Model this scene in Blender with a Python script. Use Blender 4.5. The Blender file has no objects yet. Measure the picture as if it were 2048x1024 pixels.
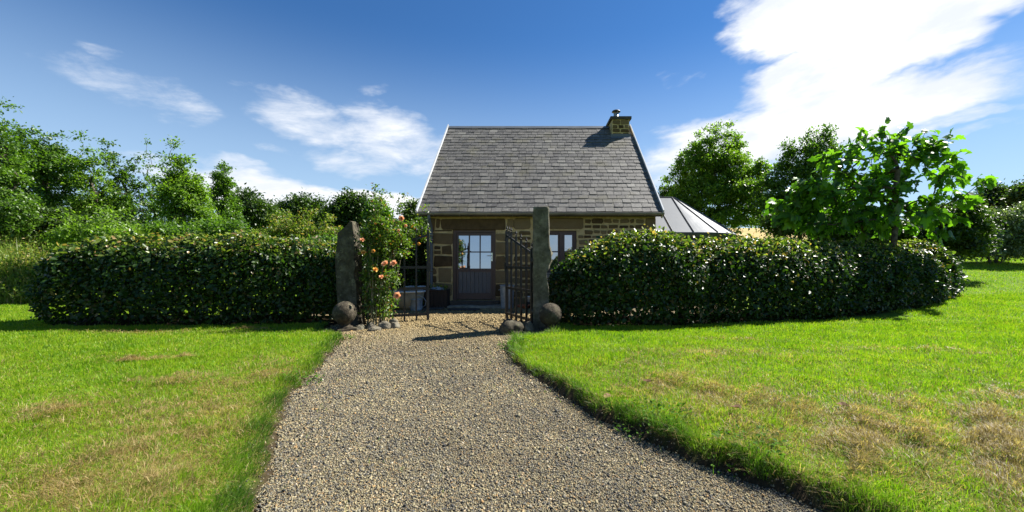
import bpy, bmesh, math, random
import numpy as np
from mathutils import Vector, Matrix, noise as mnoise

R = math.radians
SC = bpy.context.scene
COL = SC.collection

# ------------------------------------------------------------------ camera, sky, sun, exposure
EYE = 1.5                      # eye height (m)
F = 796.0                      # focal length in pixels of the 2048 px wide photograph
CX, CY = 1074.0, 517.0         # principal point of the (cropped) photograph
cam = bpy.data.cameras.new('camera')
cam.sensor_width = 36.0
cam.lens = F / 2048 * 36.0
cam.shift_x = -(CX - 1024) / 2048
cam.shift_y = (CY - 512) / 2048
cam.clip_start, cam.clip_end = 0.05, 3000
camo = bpy.data.objects.new('camera', cam)
COL.objects.link(camo)
camo.location = (0, 0, EYE)
camo.rotation_euler = (R(90), 0, 0)
SC.camera = camo

SUN_AZ, SUN_EL = 63.5, 46.0    # azimuth from +Y towards +X, elevation
SUN_STRENGTH, SKY_STRENGTH = 5.0, 0.05
SC.view_settings.view_transform = 'Standard'
SC.view_settings.look = 'None'
SC.view_settings.gamma = 1.0
SC.view_settings.exposure = 1.4
SC.cycles.max_bounces = 8
SC.cycles.transparent_max_bounces = 8
SC.cycles.diffuse_bounces = 3
SC.cycles.glossy_bounces = 3
SC.cycles.transmission_bounces = 4
SC.cycles.sample_clamp_indirect = 4.0


def at(px, py, d):
    """photo pixel seen at depth d -> world point"""
    return Vector(((px - CX) * d / F, d, EYE - (py - CY) * d / F))


class NT:
    """small helper around a node tree"""
    def __init__(self, tree):
        self.t = tree
        self.n = tree.nodes
        self.l = tree.links

    def new(self, typ, **kw):
        nd = self.n.new(typ)
        for k, v in kw.items():
            setattr(nd, k, v)
        return nd

    def put(self, sock, v):
        if isinstance(v, bpy.types.NodeSocket):
            self.l.new(v, sock)
        elif v is not None:
            sock.default_value = v

    def math(self, op, a, b=None, c=None, clamp=False):
        nd = self.new('ShaderNodeMath', operation=op)
        nd.use_clamp = clamp
        self.put(nd.inputs[0], a)
        if b is not None:
            self.put(nd.inputs[1], b)
        if c is not None:
            self.put(nd.inputs[2], c)
        return nd.outputs[0]

    def smooth(self, v, lo, hi, a=0.0, b=1.0):
        nd = self.new('ShaderNodeMapRange', interpolation_type='SMOOTHSTEP')
        self.put(nd.inputs[0], v)
        nd.inputs[1].default_value, nd.inputs[2].default_value = lo, hi
        nd.inputs[3].default_value, nd.inputs[4].default_value = a, b
        return nd.outputs[0]

    def noise(self, vec, scale, detail=4, rough=0.55, dist=0.0):
        nd = self.new('ShaderNodeTexNoise')
        if vec is not None:
            self.l.new(vec, nd.inputs['Vector'])
        nd.inputs['Scale'].default_value = scale
        nd.inputs['Detail'].default_value = detail
        nd.inputs['Roughness'].default_value = rough
        nd.inputs['Distortion'].default_value = dist
        return nd.outputs[0]

    def mix(self, f, a, b, blend='MIX'):
        nd = self.new('ShaderNodeMix', data_type='RGBA', blend_type=blend)
        self.put(nd.inputs[0], f)
        for i, v in ((6, a), (7, b)):
            if isinstance(v, (tuple, list)):
                v = (*v[:3], 1.0)
            self.put(nd.inputs[i], v)
        return nd.outputs[2]

    def ramp(self, f, stops, interp='LINEAR'):
        nd = self.new('ShaderNodeValToRGB')
        nd.color_ramp.interpolation = interp
        e = nd.color_ramp.elements
        while len(e) < len(stops):
            e.new(0.5)
        for k, (p, c) in enumerate(stops):
            e[k].position = p
            e[k].color = (*c[:3], 1)
        self.put(nd.inputs[0], f)
        return nd.outputs[0]


def build_world():
    w = bpy.data.worlds.new('World')
    SC.world = w
    w.use_nodes = True
    w.node_tree.nodes.clear()
    g = NT(w.node_tree)
    out = g.new('ShaderNodeOutputWorld')
    bg = g.new('ShaderNodeBackground')
    bg.inputs[1].default_value = SKY_STRENGTH
    g.l.new(bg.outputs[0], out.inputs[0])
    sky = g.new('ShaderNodeTexSky', sky_type='NISHITA')
    sky.sun_disc = False
    sky.sun_elevation = R(SUN_EL)
    sky.sun_rotation = R(SUN_AZ)
    sky.altitude = 50
    sky.air_density = 1.0
    sky.dust_density = 0.0
    sky.ozone_density = 3.5
    hs = g.new('ShaderNodeHueSaturation')
    hs.inputs['Saturation'].default_value = 1.25
    hs.inputs['Hue'].default_value = 0.505
    g.l.new(sky.outputs[0], hs.inputs['Color'])
    tc = g.new('ShaderNodeTexCoord')
    sep = g.new('ShaderNodeSeparateXYZ')
    g.l.new(tc.outputs['Generated'], sep.inputs[0])
    x, y, z = sep.outputs
    az = g.math('ARCTAN2', x, y)
    el = g.math('ARCSINE', z)
    cv = g.new('ShaderNodeCombineXYZ')
    g.l.new(az, cv.inputs[0])
    g.l.new(g.math('MULTIPLY', el, 2.0), cv.inputs[1])
    rot = g.new('ShaderNodeMapping')
    rot.inputs['Rotation'].default_value = (0, 0, R(-14))
    g.l.new(cv.outputs[0], rot.inputs[0])
    sc = g.new('ShaderNodeMapping')
    sc.inputs['Scale'].default_value = (1.0, 1.5, 1)
    g.l.new(rot.outputs[0], sc.inputs[0])
    n1 = g.noise(sc.outputs[0], 8.0, 10, 0.66, 0.25)
    n2 = g.noise(sc.outputs[0], 2.6, 3, 0.5, 0.0)
    wx = g.noise(cv.outputs[0], 5.0, 4, 0.6)
    mp = g.new('ShaderNodeMapping')
    mp.inputs['Location'].default_value = (3.1, 7.7, 2.0)
    g.l.new(cv.outputs[0], mp.inputs[0])
    wy = g.noise(mp.outputs[0], 6.0, 4, 0.6)
    azw = g.math('ADD', az, g.math('MULTIPLY', g.math('SUBTRACT', wx, 0.5), 0.16))
    elw = g.math('ADD', el, g.math('MULTIPLY', g.math('SUBTRACT', wy, 0.5), 0.09))

    def ang(px, py):
        u, v = (px - CX) / F, (CY - py) / F
        return math.atan2(u, 1), math.atan2(v, math.hypot(u, 1))
    # clouds: centre, half extents (in the same units), tilt in degrees, weight
    blobs = [
        ((1800, 15), 430, 88, 4, 2.0), ((1690, 130), 290, 95, -8, 2.0), ((1590, 40), 170, 110, 0, 1.5),
        ((1640, 245), 380, 75, -4, 1.7), ((1480, 290), 240, 75, 3, 1.3), ((1860, 240), 190, 22, 4, 1.0),
        ((1950, 262), 130, 12, -2, 0.5), ((1340, 345), 80, 60, 0, 0.9), ((1365, 155), 60, 22, 0, 0.5),
        ((290, 180), 200, 58, 9, 0.60), ((640, 250), 190, 50, 12, 0.9), ((790, 280), 160, 75, 10, 1.0),
        ((700, 325), 130, 30, 6, 0.7), ((550, 300), 70, 16, 8, 0.5), ((748, 180), 50, 20, -10, 0.36),
        ((620, 405), 340, 44, 6, 1.6), ((740, 408), 190, 34, 7, 1.7), ((500, 372), 160, 24, 8, 0.9), ((500, 350), 150, 28, 8, 0.8), ((350, 330), 170, 20, 5, 0.5),
        ((2040, 375), 60, 16, 0, 0.9), ((1480, 20), 60, 30, 0, 0.6), ((250, 110), 60, 16, 10, 0.4),
    ]
    tot = None
    for (px, py), rx, ry, tilt, wgt in blobs:
        a0, e0 = ang(px, py)
        a1, _ = ang(px + rx, py)
        a2, _ = ang(px - rx, py)
        _, e1 = ang(px, py - ry)
        _, e2 = ang(px, py + ry)
        ra, re = abs(a1 - a2) / 2, abs(e1 - e2) / 2
        c, s = math.cos(R(tilt)), math.sin(R(tilt))
        da = g.math('SUBTRACT', azw, a0)
        de = g.math('SUBTRACT', elw, e0)
        p = g.math('MULTIPLY', g.math('SUBTRACT', g.math('MULTIPLY', da, c), g.math('MULTIPLY', de, s)), 1 / ra)
        q = g.math('MULTIPLY', g.math('ADD', g.math('MULTIPLY', da, s), g.math('MULTIPLY', de, c)), 1 / re)
        r2 = g.math('MULTIPLY_ADD', p, p, g.math('MULTIPLY', q, q))
        m = g.smooth(r2, 0.0, 1.25, wgt, 0.0)
        tot = m if tot is None else g.math('MAXIMUM', tot, m)
    # broken cloud elsewhere in the sky (behind the viewer, seen in the panes)
    back = g.smooth(y, -0.5, -0.05, 1.0, 0.0)
    other = g.math('MULTIPLY', back, g.smooth(n2, 0.52, 0.68, 0.0, 0.7))
    tot = g.math('MAXIMUM', tot, other)
    dens = g.math('ADD', tot, g.math('MULTIPLY', g.math('SUBTRACT', n1, 0.5), 1.7))
    gate = g.smooth(tot, 0.02, 0.3)
    cov = g.math('MULTIPLY', g.smooth(dens, 0.25, 1.35), gate)
    # brighter where thick, varied by noise
    thick = g.smooth(dens, 0.6, 1.6)
    shade = g.smooth(g.noise(sc.outputs[0], 4.2, 7, 0.6, 0.2), 0.38, 0.62)
    ccol = g.mix(g.math('MULTIPLY', thick, shade), (6.9, 7.3, 8.0), (9.6, 9.6, 9.6))
    low = g.smooth(el, 0.02, 0.52, 1.0, 0.0)
    skyc = g.mix(g.math('MULTIPLY', low, 0.75), hs.outputs[0], (4.3, 5.9, 7.7))
    fin = g.mix(cov, skyc, ccol)
    g.l.new(fin, bg.inputs[0])


build_world()

S = Vector((math.sin(R(SUN_AZ)) * math.cos(R(SUN_EL)), math.cos(R(SUN_AZ)) * math.cos(R(SUN_EL)), math.sin(R(SUN_EL))))
sl = bpy.data.lights.new('sun', 'SUN')
sl.energy = SUN_STRENGTH
sl.angle = R(0.53)
sl.color = (1.0, 0.955, 0.88)
so = bpy.data.objects.new('sun', sl)
COL.objects.link(so)
so.rotation_euler = S.to_track_quat('Z', 'Y').to_euler()
so.location = (20, 10, 30)

# ------------------------------------------------------------------ object helpers
NOBJ = {}


def tag(o, label=None, cat=None, group=None, kind=None):
    if label: o['label'] = label
    if cat: o['category'] = cat
    if group: o['group'] = group
    if kind: o['kind'] = kind
    return o


def link(name, mesh, parent=None):
    o = bpy.data.objects.new(name, mesh)
    COL.objects.link(o)
    if parent is not None:
        o.parent = parent
    return o


def thing(name, loc, label, cat, group=None, rz=0.0):
    o = bpy.data.objects.new(name, None)
    o.empty_display_size = 0.2
    COL.objects.link(o)
    o.location = loc
    o.rotation_euler = (0, 0, rz)
    return tag(o, label, cat, group)


def np_obj(name, verts, faces, mat, parent=None, smooth=False):
    """mesh object from numpy arrays; faces (M,k) of equal length"""
    verts = np.asarray(verts, np.float32).reshape(-1, 3)
    faces = np.asarray(faces, np.int32)
    m = bpy.data.meshes.new(name)
    m.vertices.add(len(verts))
    m.vertices.foreach_set('co', verts.ravel())
    k = faces.shape[1]
    m.loops.add(faces.size)
    m.loops.foreach_set('vertex_index', faces.ravel())
    m.polygons.add(len(faces))
    m.polygons.foreach_set('loop_start', np.arange(0, faces.size, k, dtype=np.int32))
    m.polygons.foreach_set('loop_total', np.full(len(faces), k, np.int32))
    if smooth:
        m.polygons.foreach_set('use_smooth', np.ones(len(faces), bool))
    m.materials.append(mat)
    m.update(calc_edges=True)
    o = link(name, m, parent)
    if parent is not None:
        o.location = -Vector(parent.location) if parent.rotation_euler.z == 0 else o.location
    return o


class MB:
    """collects simple shapes into one mesh"""
    def __init__(self):
        self.v, self.f, self.mi, self.sm = [], [], [], []

    def add(self, vs, fs, mi=0, smooth=False):
        o = len(self.v)
        self.v += [tuple(v) for v in vs]
        for f in fs:
            self.f.append(tuple(i + o for i in f))
            self.mi.append(mi)
            self.sm.append(smooth)

    def box(self, x0, x1, y0, y1, z0, z1, mi=0, bev=0.0):
        if bev <= 0:
            vs = [(x0, y0, z0), (x1, y0, z0), (x1, y1, z0), (x0, y1, z0), (x0, y0, z1), (x1, y0, z1), (x1, y1, z1), (x0, y1, z1)]
            fs = [(0, 3, 2, 1), (4, 5, 6, 7), (0, 1, 5, 4), (1, 2, 6, 5), (2, 3, 7, 6), (3, 0, 4, 7)]
            self.add(vs, fs, mi)
            return
        b = min(bev, (x1 - x0) * .45, (y1 - y0) * .45, (z1 - z0) * .45)
        bm = bmesh.new()
        bmesh.ops.create_cube(bm, size=1)
        for v in bm.verts:
            v.co = ((x0 + x1) / 2 + v.co.x * (x1 - x0), (y0 + y1) / 2 + v.co.y * (y1 - y0), (z0 + z1) / 2 + v.co.z * (z1 - z0))
        bmesh.ops.bevel(bm, geom=list(bm.edges), offset=b, segments=2, profile=0.6, affect='EDGES')
        self.bm(bm, mi)

    def bm(self, bm, mi=0, smooth=False, M=None):
        bm.verts.index_update()
        vs = [(M @ v.co if M else v.co).copy() for v in bm.verts]
        self.add(vs, [[v.index for v in f.verts] for f in bm.faces], mi, smooth)
        bm.free()

    def tube(self, pts, rad, n=8, mi=0, cap=True, smooth=True):
        pts = [Vector(p) for p in pts]
        if not isinstance(rad, (list, tuple)):
            rad = [rad] * len(pts)
        vs, fs = [], []
        t0 = (pts[1] - pts[0]).normalized()
        u = t0.orthogonal().normalized()
        for i, p in enumerate(pts):
            t = (pts[min(i + 1, len(pts) - 1)] - pts[max(i - 1, 0)]).normalized()
            u = (u - t * u.dot(t))
            u = u.normalized() if u.length > 1e-6 else t.orthogonal().normalized()
            w = t.cross(u)
            for k in range(n):
                a = 2 * math.pi * k / n
                vs.append(p + (u * math.cos(a) + w * math.sin(a)) * rad[i])
        for i in range(len(pts) - 1):
            for k in range(n):
                k2 = (k + 1) % n
                fs.append((i * n + k, i * n + k2, (i + 1) * n + k2, (i + 1) * n + k))
        self.add(vs, fs, mi, smooth)
        if cap:
            m = (len(pts) - 1) * n
            self.add([vs[k] for k in range(n)][::-1], [tuple(range(n))], mi)
            self.add([vs[m + k] for k in range(n)], [tuple(range(n))], mi)

    def lathe(self, prof, c=(0, 0, 0), n=24, mi=0, smooth=True, sx=1, sy=1):
        vs, fs = [], []
        for r, z in prof:
            for k in range(n):
                a = 2 * math.pi * k / n
                vs.append((c[0] + r * math.cos(a) * sx, c[1] + r * math.sin(a) * sy, c[2] + z))
        for i in range(len(prof) - 1):
            for k in range(n):
                k2 = (k + 1) % n
                fs.append((i * n + k, i * n + k2, (i + 1) * n + k2, (i + 1) * n + k))
        self.add(vs, fs, mi, smooth)

    def build(self, name, mats, parent=None):
        me = bpy.data.meshes.new(name)
        me.from_pydata(self.v, [], self.f)
        if not isinstance(mats, (list, tuple)):
            mats = [mats]
        for m in mats:
            me.materials.append(m)
        me.polygons.foreach_set('material_index', self.mi)
        me.polygons.foreach_set('use_smooth', self.sm)
        me.update()
        return link(name, me, parent)


def at_origin(o, parent):
    """parts modelled in world coordinates under an unrotated Empty"""
    o.location = -Vector(parent.location)
    return o


# ------------------------------------------------------------------ materials
def mat_new(name):
    m = bpy.data.materials.new(name)
    m.use_nodes = True
    m.node_tree.nodes.clear()
    g = NT(m.node_tree)
    out = g.new('ShaderNodeOutputMaterial')
    return m, g, out


def principled(g, out, col, rough=0.7, metal=0.0, spec=0.5, bump=None, bstr=0.3, bdist=0.01):
    p = g.new('ShaderNodeBsdfPrincipled')
    if isinstance(col, (tuple, list)):
        col = (*col[:3], 1)
    g.put(p.inputs['Base Color'], col)
    g.put(p.inputs['Roughness'], rough)
    p.inputs['Metallic'].default_value = metal
    p.inputs['Specular IOR Level'].default_value = spec
    if bump is not None:
        b = g.new('ShaderNodeBump')
        b.inputs['Strength'].default_value = bstr
        b.inputs['Distance'].default_value = bdist
        g.l.new(bump, b.inputs['Height'])
        g.l.new(b.outputs[0], p.inputs['Normal'])
    g.l.new(p.outputs[0], out.inputs[0])
    return p


def obj_co(g):
    return g.new('ShaderNodeTexCoord').outputs['Object']


def island(g):
    return g.new('ShaderNodeNewGeometry').outputs['Random Per Island']


def stony(name, cols, scale=8.0, rough=0.85, bstr=0.5, bdist=0.01, isl=0.0, fine=60, spec=0.3, extra=None):
    """mottled stone/earth: ramp of colours over noise, optional variation per piece"""
    m, g, out = mat_new(name)
    co = obj_co(g)
    n = g.noise(co, scale, 6, 0.62)
    f = n
    if isl:
        f = g.math('ADD', g.math('MULTIPLY', n, 1 - isl), g.math('MULTIPLY', island(g), isl))
    n_ = len(cols)
    lo, hi = (0.3, 0.7) if not isl else (0.2, 0.8)
    c = g.ramp(f, [(lo + (hi - lo) * i / (n_ - 1), cols[i]) for i in range(n_)])
    fn = g.noise(co, fine, 4, 0.65)
    c = g.mix(g.smooth(fn, 0.35, 0.7, 0.0, 0.55), c, (0.03, 0.028, 0.024), 'MIX') if extra == 'speck' else c
    if extra == 'lichen':
        l = g.noise(co, 5.5, 5, 0.7)
        c = g.mix(g.smooth(l, 0.56, 0.66, 0.0, 0.6), c, (0.22, 0.21, 0.13))
        l2 = g.noise(co, 9.0, 5, 0.7, 0.4)
        c = g.mix(g.smooth(l2, 0.58, 0.7, 0.0, 0.5), c, (0.10, 0.11, 0.045))
    hgt = g.math('ADD', fn, g.math('MULTIPLY', n, 1.5))
    principled(g, out, c, rough, 0, spec, hgt, bstr, bdist)
    return m


def leafy(name, c_dark, c_light, c_odd=None, odd=0.06, trans=0.4, rough=0.38, spec=0.5, tcol=None):
    m, g, out = mat_new(name)
    r = island(g)
    stops = [(0.0, c_dark), (0.85, c_light)]
    c = g.ramp(r, stops)
    if c_odd is not None:
        c = g.mix(g.smooth(r, 1 - odd - 0.02, 1 - odd, 0, 1), c, c_odd)
    p = g.new('ShaderNodeBsdfPrincipled')
    g.l.new(c, p.inputs['Base Color'])
    p.inputs['Roughness'].default_value = rough
    p.inputs['Specular IOR Level'].default_value = spec
    t = g.new('ShaderNodeBsdfTranslucent')
    tc = g.mix(1.0, c, tcol or (1.7, 1.9, 0.7), 'MULTIPLY')
    g.l.new(tc, t.inputs[0])
    ms = g.new('ShaderNodeMixShader')
    ms.inputs[0].default_value = trans
    g.l.new(p.outputs[0], ms.inputs[1])
    g.l.new(t.outputs[0], ms.inputs[2])
    g.l.new(ms.outputs[0], out.inputs[0])
    return m


def plain(name, col, rough=0.6, metal=0.0, spec=0.5, var=0.25, scale=6.0, bstr=0.15, bdist=0.004, stretch=None):
    m, g, out = mat_new(name)
    co = obj_co(g)
    if stretch:
        mp = g.new('ShaderNodeMapping')
        mp.inputs['Scale'].default_value = stretch
        g.l.new(co, mp.inputs[0])
        co = mp.outputs[0]
    n = g.noise(co, scale, 6, 0.65)
    lo = tuple(c * (1 - var) for c in col)
    hi = tuple(min(1, c * (1 + var)) for c in col)
    c = g.ramp(n, [(0.3, lo), (0.7, hi)])
    principled(g, out, c, g.smooth(n, 0.2, 0.8, rough - 0.08, min(1, rough + 0.1)), metal, spec, n, bstr, bdist)
    return m


M = {}
M['hedge'] = leafy('hedge_leaf', (0.008, 0.023, 0.003), (0.032, 0.072, 0.008), (0.12, 0.09, 0.03), 0.03, 0.32, 0.40, 0.34)
M['shoot'] = leafy('hedge_sunlit_growth', (0.045, 0.09, 0.012), (0.20, 0.25, 0.045), (0.32, 0.22, 0.08), 0.14, 0.40, 0.36, 0.5)  # upper leaves paler than the lower ones: sun and shade put into colour
M['tree_a'] = leafy('broad_leaf', (0.026, 0.066, 0.008), (0.105, 0.195, 0.020), None, 0, 0.42, 0.42)
M['tree_b'] = leafy('pale_leaf', (0.050, 0.105, 0.010), (0.17, 0.28, 0.028), None, 0, 0.45, 0.45)
M['tree_c'] = leafy('dark_leaf', (0.014, 0.036, 0.006), (0.055, 0.100, 0.014), None, 0, 0.35, 0.45)
M['tree_d'] = leafy('silver_leaf', (0.055, 0.09, 0.04), (0.16, 0.21, 0.10), None, 0, 0.25, 0.4)
M['fig'] = leafy('fig_leaf', (0.025, 0.075, 0.007), (0.11, 0.235, 0.016), None, 0, 0.52, 0.42, 0.45)
M['rose'] = leafy('rose_leaf', (0.035, 0.080, 0.012), (0.12, 0.185, 0.025), (0.20, 0.08, 0.02), 0.05, 0.45, 0.4)
M['weed'] = leafy('weed_leaf', (0.055, 0.105, 0.010), (0.19, 0.25, 0.035), (0.34, 0.26, 0.09), 0.14, 0.4, 0.5)
M['low_weed'] = leafy('low_weed_leaf', (0.04, 0.10, 0.008), (0.09, 0.20, 0.014), None, 0, 0.4, 0.7, 0.15)
M['fern'] = leafy('fern_leaf', (0.05, 0.10, 0.05), (0.12, 0.19, 0.10), None, 0, 0.35, 0.4)
M['bark'] = stony('bark', [(0.035, 0.028, 0.02), (0.075, 0.06, 0.043), (0.13, 0.115, 0.09)], 9, 0.9, 0.6, 0.02)
M['cane'] = stony('rose_cane', [(0.13, 0.12, 0.06), (0.26, 0.22, 0.13)], 12, 0.7, 0.3)
M['petal'] = leafy('peach_petal', (0.88, 0.45, 0.23), (0.93, 0.60, 0.37), None, 0, 0.3, 0.6, 0.2, (1.05, 0.95, 0.9))
M['petal_y'] = leafy('amber_petal', (0.84, 0.44, 0.08), (0.88, 0.58, 0.18), None, 0, 0.3, 0.6, 0.2, (1.05, 0.95, 0.9))
M['granite'] = stony('granite', [(0.045, 0.040, 0.028), (0.10, 0.092, 0.064), (0.18, 0.168, 0.125)], 7, 0.9, 0.8, 0.02, 0, 70, 0.25, 'lichen')
M['dark_granite'] = stony('dark_granite', [(0.028, 0.024, 0.016), (0.066, 0.058, 0.039), (0.13, 0.118, 0.083)], 6, 0.9, 0.8, 0.02, 0, 60, 0.2, 'lichen')
M['rock'] = stony('field_stone', [(0.07, 0.062, 0.045), (0.15, 0.132, 0.095), (0.25, 0.225, 0.17)], 6, 0.9, 0.7, 0.02, 0, 40, 0.25, 'lichen')
M['finial'] = stony('weathered_finial_stone', [(0.018, 0.015, 0.010), (0.046, 0.037, 0.024), (0.11, 0.092, 0.064)], 7, 0.9, 0.7, 0.02, 0, 45, 0.25, 'lichen')
M['mortar'] = stony('lime_mortar', [(0.34, 0.24, 0.10), (0.48, 0.355, 0.17), (0.56, 0.43, 0.23)], 9, 0.95, 0.5, 0.01, 0, 90, 0.1)
M['masonry'] = stony('sandstone_block', [(0.055, 0.035, 0.016), (0.11, 0.072, 0.033), (0.155, 0.106, 0.050), (0.20, 0.145, 0.072)], 7, 0.92, 0.6, 0.012, 0.6, 55, 0.2)
M['slate_deck'] = plain('roof_deck', (0.03, 0.03, 0.03), 0.9)
M['iron'] = stony('wrought_iron', [(0.006, 0.007, 0.007), (0.012, 0.012, 0.012), (0.026, 0.019, 0.014)], 9, 0.55, 0.4, 0.004, 0, 60, 0.5)
M['zinc'] = plain('zinc_sheet', (0.100, 0.112, 0.127), 0.6, 0.1, 0.4, 0.12, 2.5)
M['zinc_seam'] = plain('zinc_seam', (0.09, 0.10, 0.11), 0.5, 0.3, 0.5, 0.15, 3)
M['zinc_dark'] = plain('old_zinc', (0.22, 0.21, 0.18), 0.42, 0.6, 0.5, 0.25, 4)
M['galv'] = stony('galvanised_steel', [(0.16, 0.19, 0.21), (0.25, 0.285, 0.31), (0.36, 0.39, 0.41)], 10, 0.4, 0.15, 0.003, 0, 30, 0.6)
M['white_trim'] = plain('painted_verge', (0.42, 0.44, 0.46), 0.5, 0, 0.5, 0.08, 6)
M['frame'] = plain('brown_painted_wood', (0.085, 0.052, 0.042), 0.55, 0, 0.5, 0.25, 8, 0.2, 0.003, (6, 6, 0.6))
M['board'] = plain('weathered_board', (0.125, 0.115, 0.112), 0.7, 0, 0.35, 0.35, 10, 0.4, 0.004, (9, 9, 0.5))
M['wood_dark'] = plain('dark_planter_wood', (0.035, 0.025, 0.02), 0.7, 0, 0.3, 0.3, 8)
M['bench'] = plain('silvered_bench_wood', (0.20, 0.18, 0.165), 0.75, 0, 0.3, 0.3, 9, 0.4, 0.004, (0.5, 8, 8))
M['step'] = stony('step_stone', [(0.16, 0.145, 0.11), (0.28, 0.26, 0.20), (0.38, 0.35, 0.28)], 6, 0.9, 0.6, 0.015, 0, 40, 0.2)
M['step_dark'] = stony('dark_sill_stone', [(0.05, 0.042, 0.035), (0.09, 0.078, 0.062)], 6, 0.9, 0.5, 0.01)
M['steel'] = plain('brushed_handle_steel', (0.7, 0.7, 0.7), 0.3, 0.8)
M['terra'] = plain('terracotta', (0.36, 0.11, 0.05), 0.8)
M['enamel'] = plain('white_enamel', (0.62, 0.64, 0.64), 0.4, 0, 0.5, 0.1)
M['tub'] = plain('stained_tub', (0.30, 0.25, 0.16), 0.6, 0, 0.4, 0.3, 5)
M['plastic'] = plain('grey_sheet', (0.30, 0.33, 0.35), 0.35, 0, 0.5, 0.3, 8, 0.6, 0.02)


def glass_mat():
    m, g, out = mat_new('reflective_pane')
    a = g.new('ShaderNodeBsdfPrincipled')
    a.inputs['Base Color'].default_value = (0.01, 0.013, 0.017, 1)
    a.inputs['Roughness'].default_value = 0.03
    b = g.new('ShaderNodeBsdfGlossy')
    b.inputs['Color'].default_value = (0.85, 0.9, 1.0, 1)
    b.inputs['Roughness'].default_value = 0.02
    n = g.noise(obj_co(g), 2.2, 2, 0.5)
    bp = g.new('ShaderNodeBump')
    bp.inputs['Strength'].default_value = 0.12
    bp.inputs['Distance'].default_value = 0.02
    g.l.new(n, bp.inputs['Height'])
    g.l.new(bp.outputs[0], b.inputs['Normal'])
    ms = g.new('ShaderNodeMixShader')
    ms.inputs[0].default_value = 0.42
    g.l.new(a.outputs[0], ms.inputs[1])
    g.l.new(b.outputs[0], ms.inputs[2])
    g.l.new(ms.outputs[0], out.inputs[0])
    return m


def slate_mat():
    m, g, out = mat_new('roof_slate')
    co = obj_co(g)
    r = island(g)
    base = g.ramp(r, [(0.0, (0.058, 0.055, 0.052)), (0.35, (0.084, 0.079, 0.072)), (0.75, (0.104, 0.097, 0.085)), (0.90, (0.115, 0.109, 0.098)), (1.0, (0.165, 0.157, 0.138))])
    n = g.noise(co, 4.0, 6, 0.7, 0.3)
    c = g.mix(g.smooth(n, 0.48, 0.68, 0.0, 0.35), base, (0.17, 0.163, 0.14))
    n2 = g.noise(co, 16.0, 5, 0.7)
    c = g.mix(g.smooth(n2, 0.55, 0.68, 0.0, 0.75), c, (0.27, 0.26, 0.225))
    n3 = g.noise(co, 1.1, 4, 0.6)
    c = g.mix(g.smooth(n3, 0.52, 0.66, 0.0, 0.4), c, (0.105, 0.094, 0.042))
    n4 = g.noise(co, 30.0, 4, 0.7)
    c = g.mix(g.smooth(n4, 0.55, 0.75, 0.0, 0.6), c, (0.03, 0.029, 0.028))
    principled(g, out, c, 0.62, 0, 0.4, g.math('ADD', n2, n4), 0.5, 0.006)
    return m


def ground_mat():
    m, g, out = mat_new('ground_turf')
    geo = g.new('ShaderNodeNewGeometry')
    pos = geo.outputs['Position']
    n = g.noise(pos, 0.9, 6, 0.65)
    n2 = g.noise(pos, 14, 5, 0.7)
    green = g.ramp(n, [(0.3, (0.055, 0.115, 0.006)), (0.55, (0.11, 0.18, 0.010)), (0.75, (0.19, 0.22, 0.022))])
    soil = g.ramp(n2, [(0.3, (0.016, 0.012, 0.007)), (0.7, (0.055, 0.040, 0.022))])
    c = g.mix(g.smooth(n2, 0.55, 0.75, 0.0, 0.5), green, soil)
    at_ = g.new('ShaderNodeAttribute', attribute_name='bare_and_shade')
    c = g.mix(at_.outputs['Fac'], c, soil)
    sep = g.new('ShaderNodeSeparateXYZ')
    g.l.new(pos, sep.inputs[0])
    n3 = g.noise(pos, 0.12, 5, 0.6)
    straw = g.ramp(n3, [(0.3, (0.30, 0.22, 0.08)), (0.7, (0.46, 0.35, 0.15))])
    far = g.math('MULTIPLY', g.smooth(sep.outputs[1], 30, 38), g.smooth(sep.outputs[0], -16, -9))
    c = g.mix(far, c, straw)
    principled(g, out, c, 0.95, 0, 0.1, n2, 0.8, 0.03)
    return m


def path_mat():
    m, g, out = mat_new('gravel_bed')
    geo = g.new('ShaderNodeNewGeometry')
    pos = geo.outputs['Position']
    vo = g.new('ShaderNodeTexVoronoi')
    g.l.new(pos, vo.inputs['Vector'])
    vo.inputs['Scale'].default_value = 110
    sepc = g.new('ShaderNodeSeparateColor')
    g.l.new(vo.outputs['Color'], sepc.inputs[0])
    c = g.ramp(sepc.outputs[0], [(0.0, (0.06, 0.052, 0.038)), (0.35, (0.12, 0.10, 0.065)), (0.65, (0.19, 0.155, 0.09)), (0.9, (0.26, 0.20, 0.11)), (1.0, (0.34, 0.30, 0.21))])
    n = g.noise(pos, 1.3, 5, 0.6)
    c = g.mix(g.smooth(n, 0.45, 0.7, 0.0, 0.45), c, (0.20, 0.145, 0.07))
    principled(g, out, c, 0.95, 0, 0.15, vo.outputs['Distance'], 0.9, 0.02)
    return m


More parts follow.
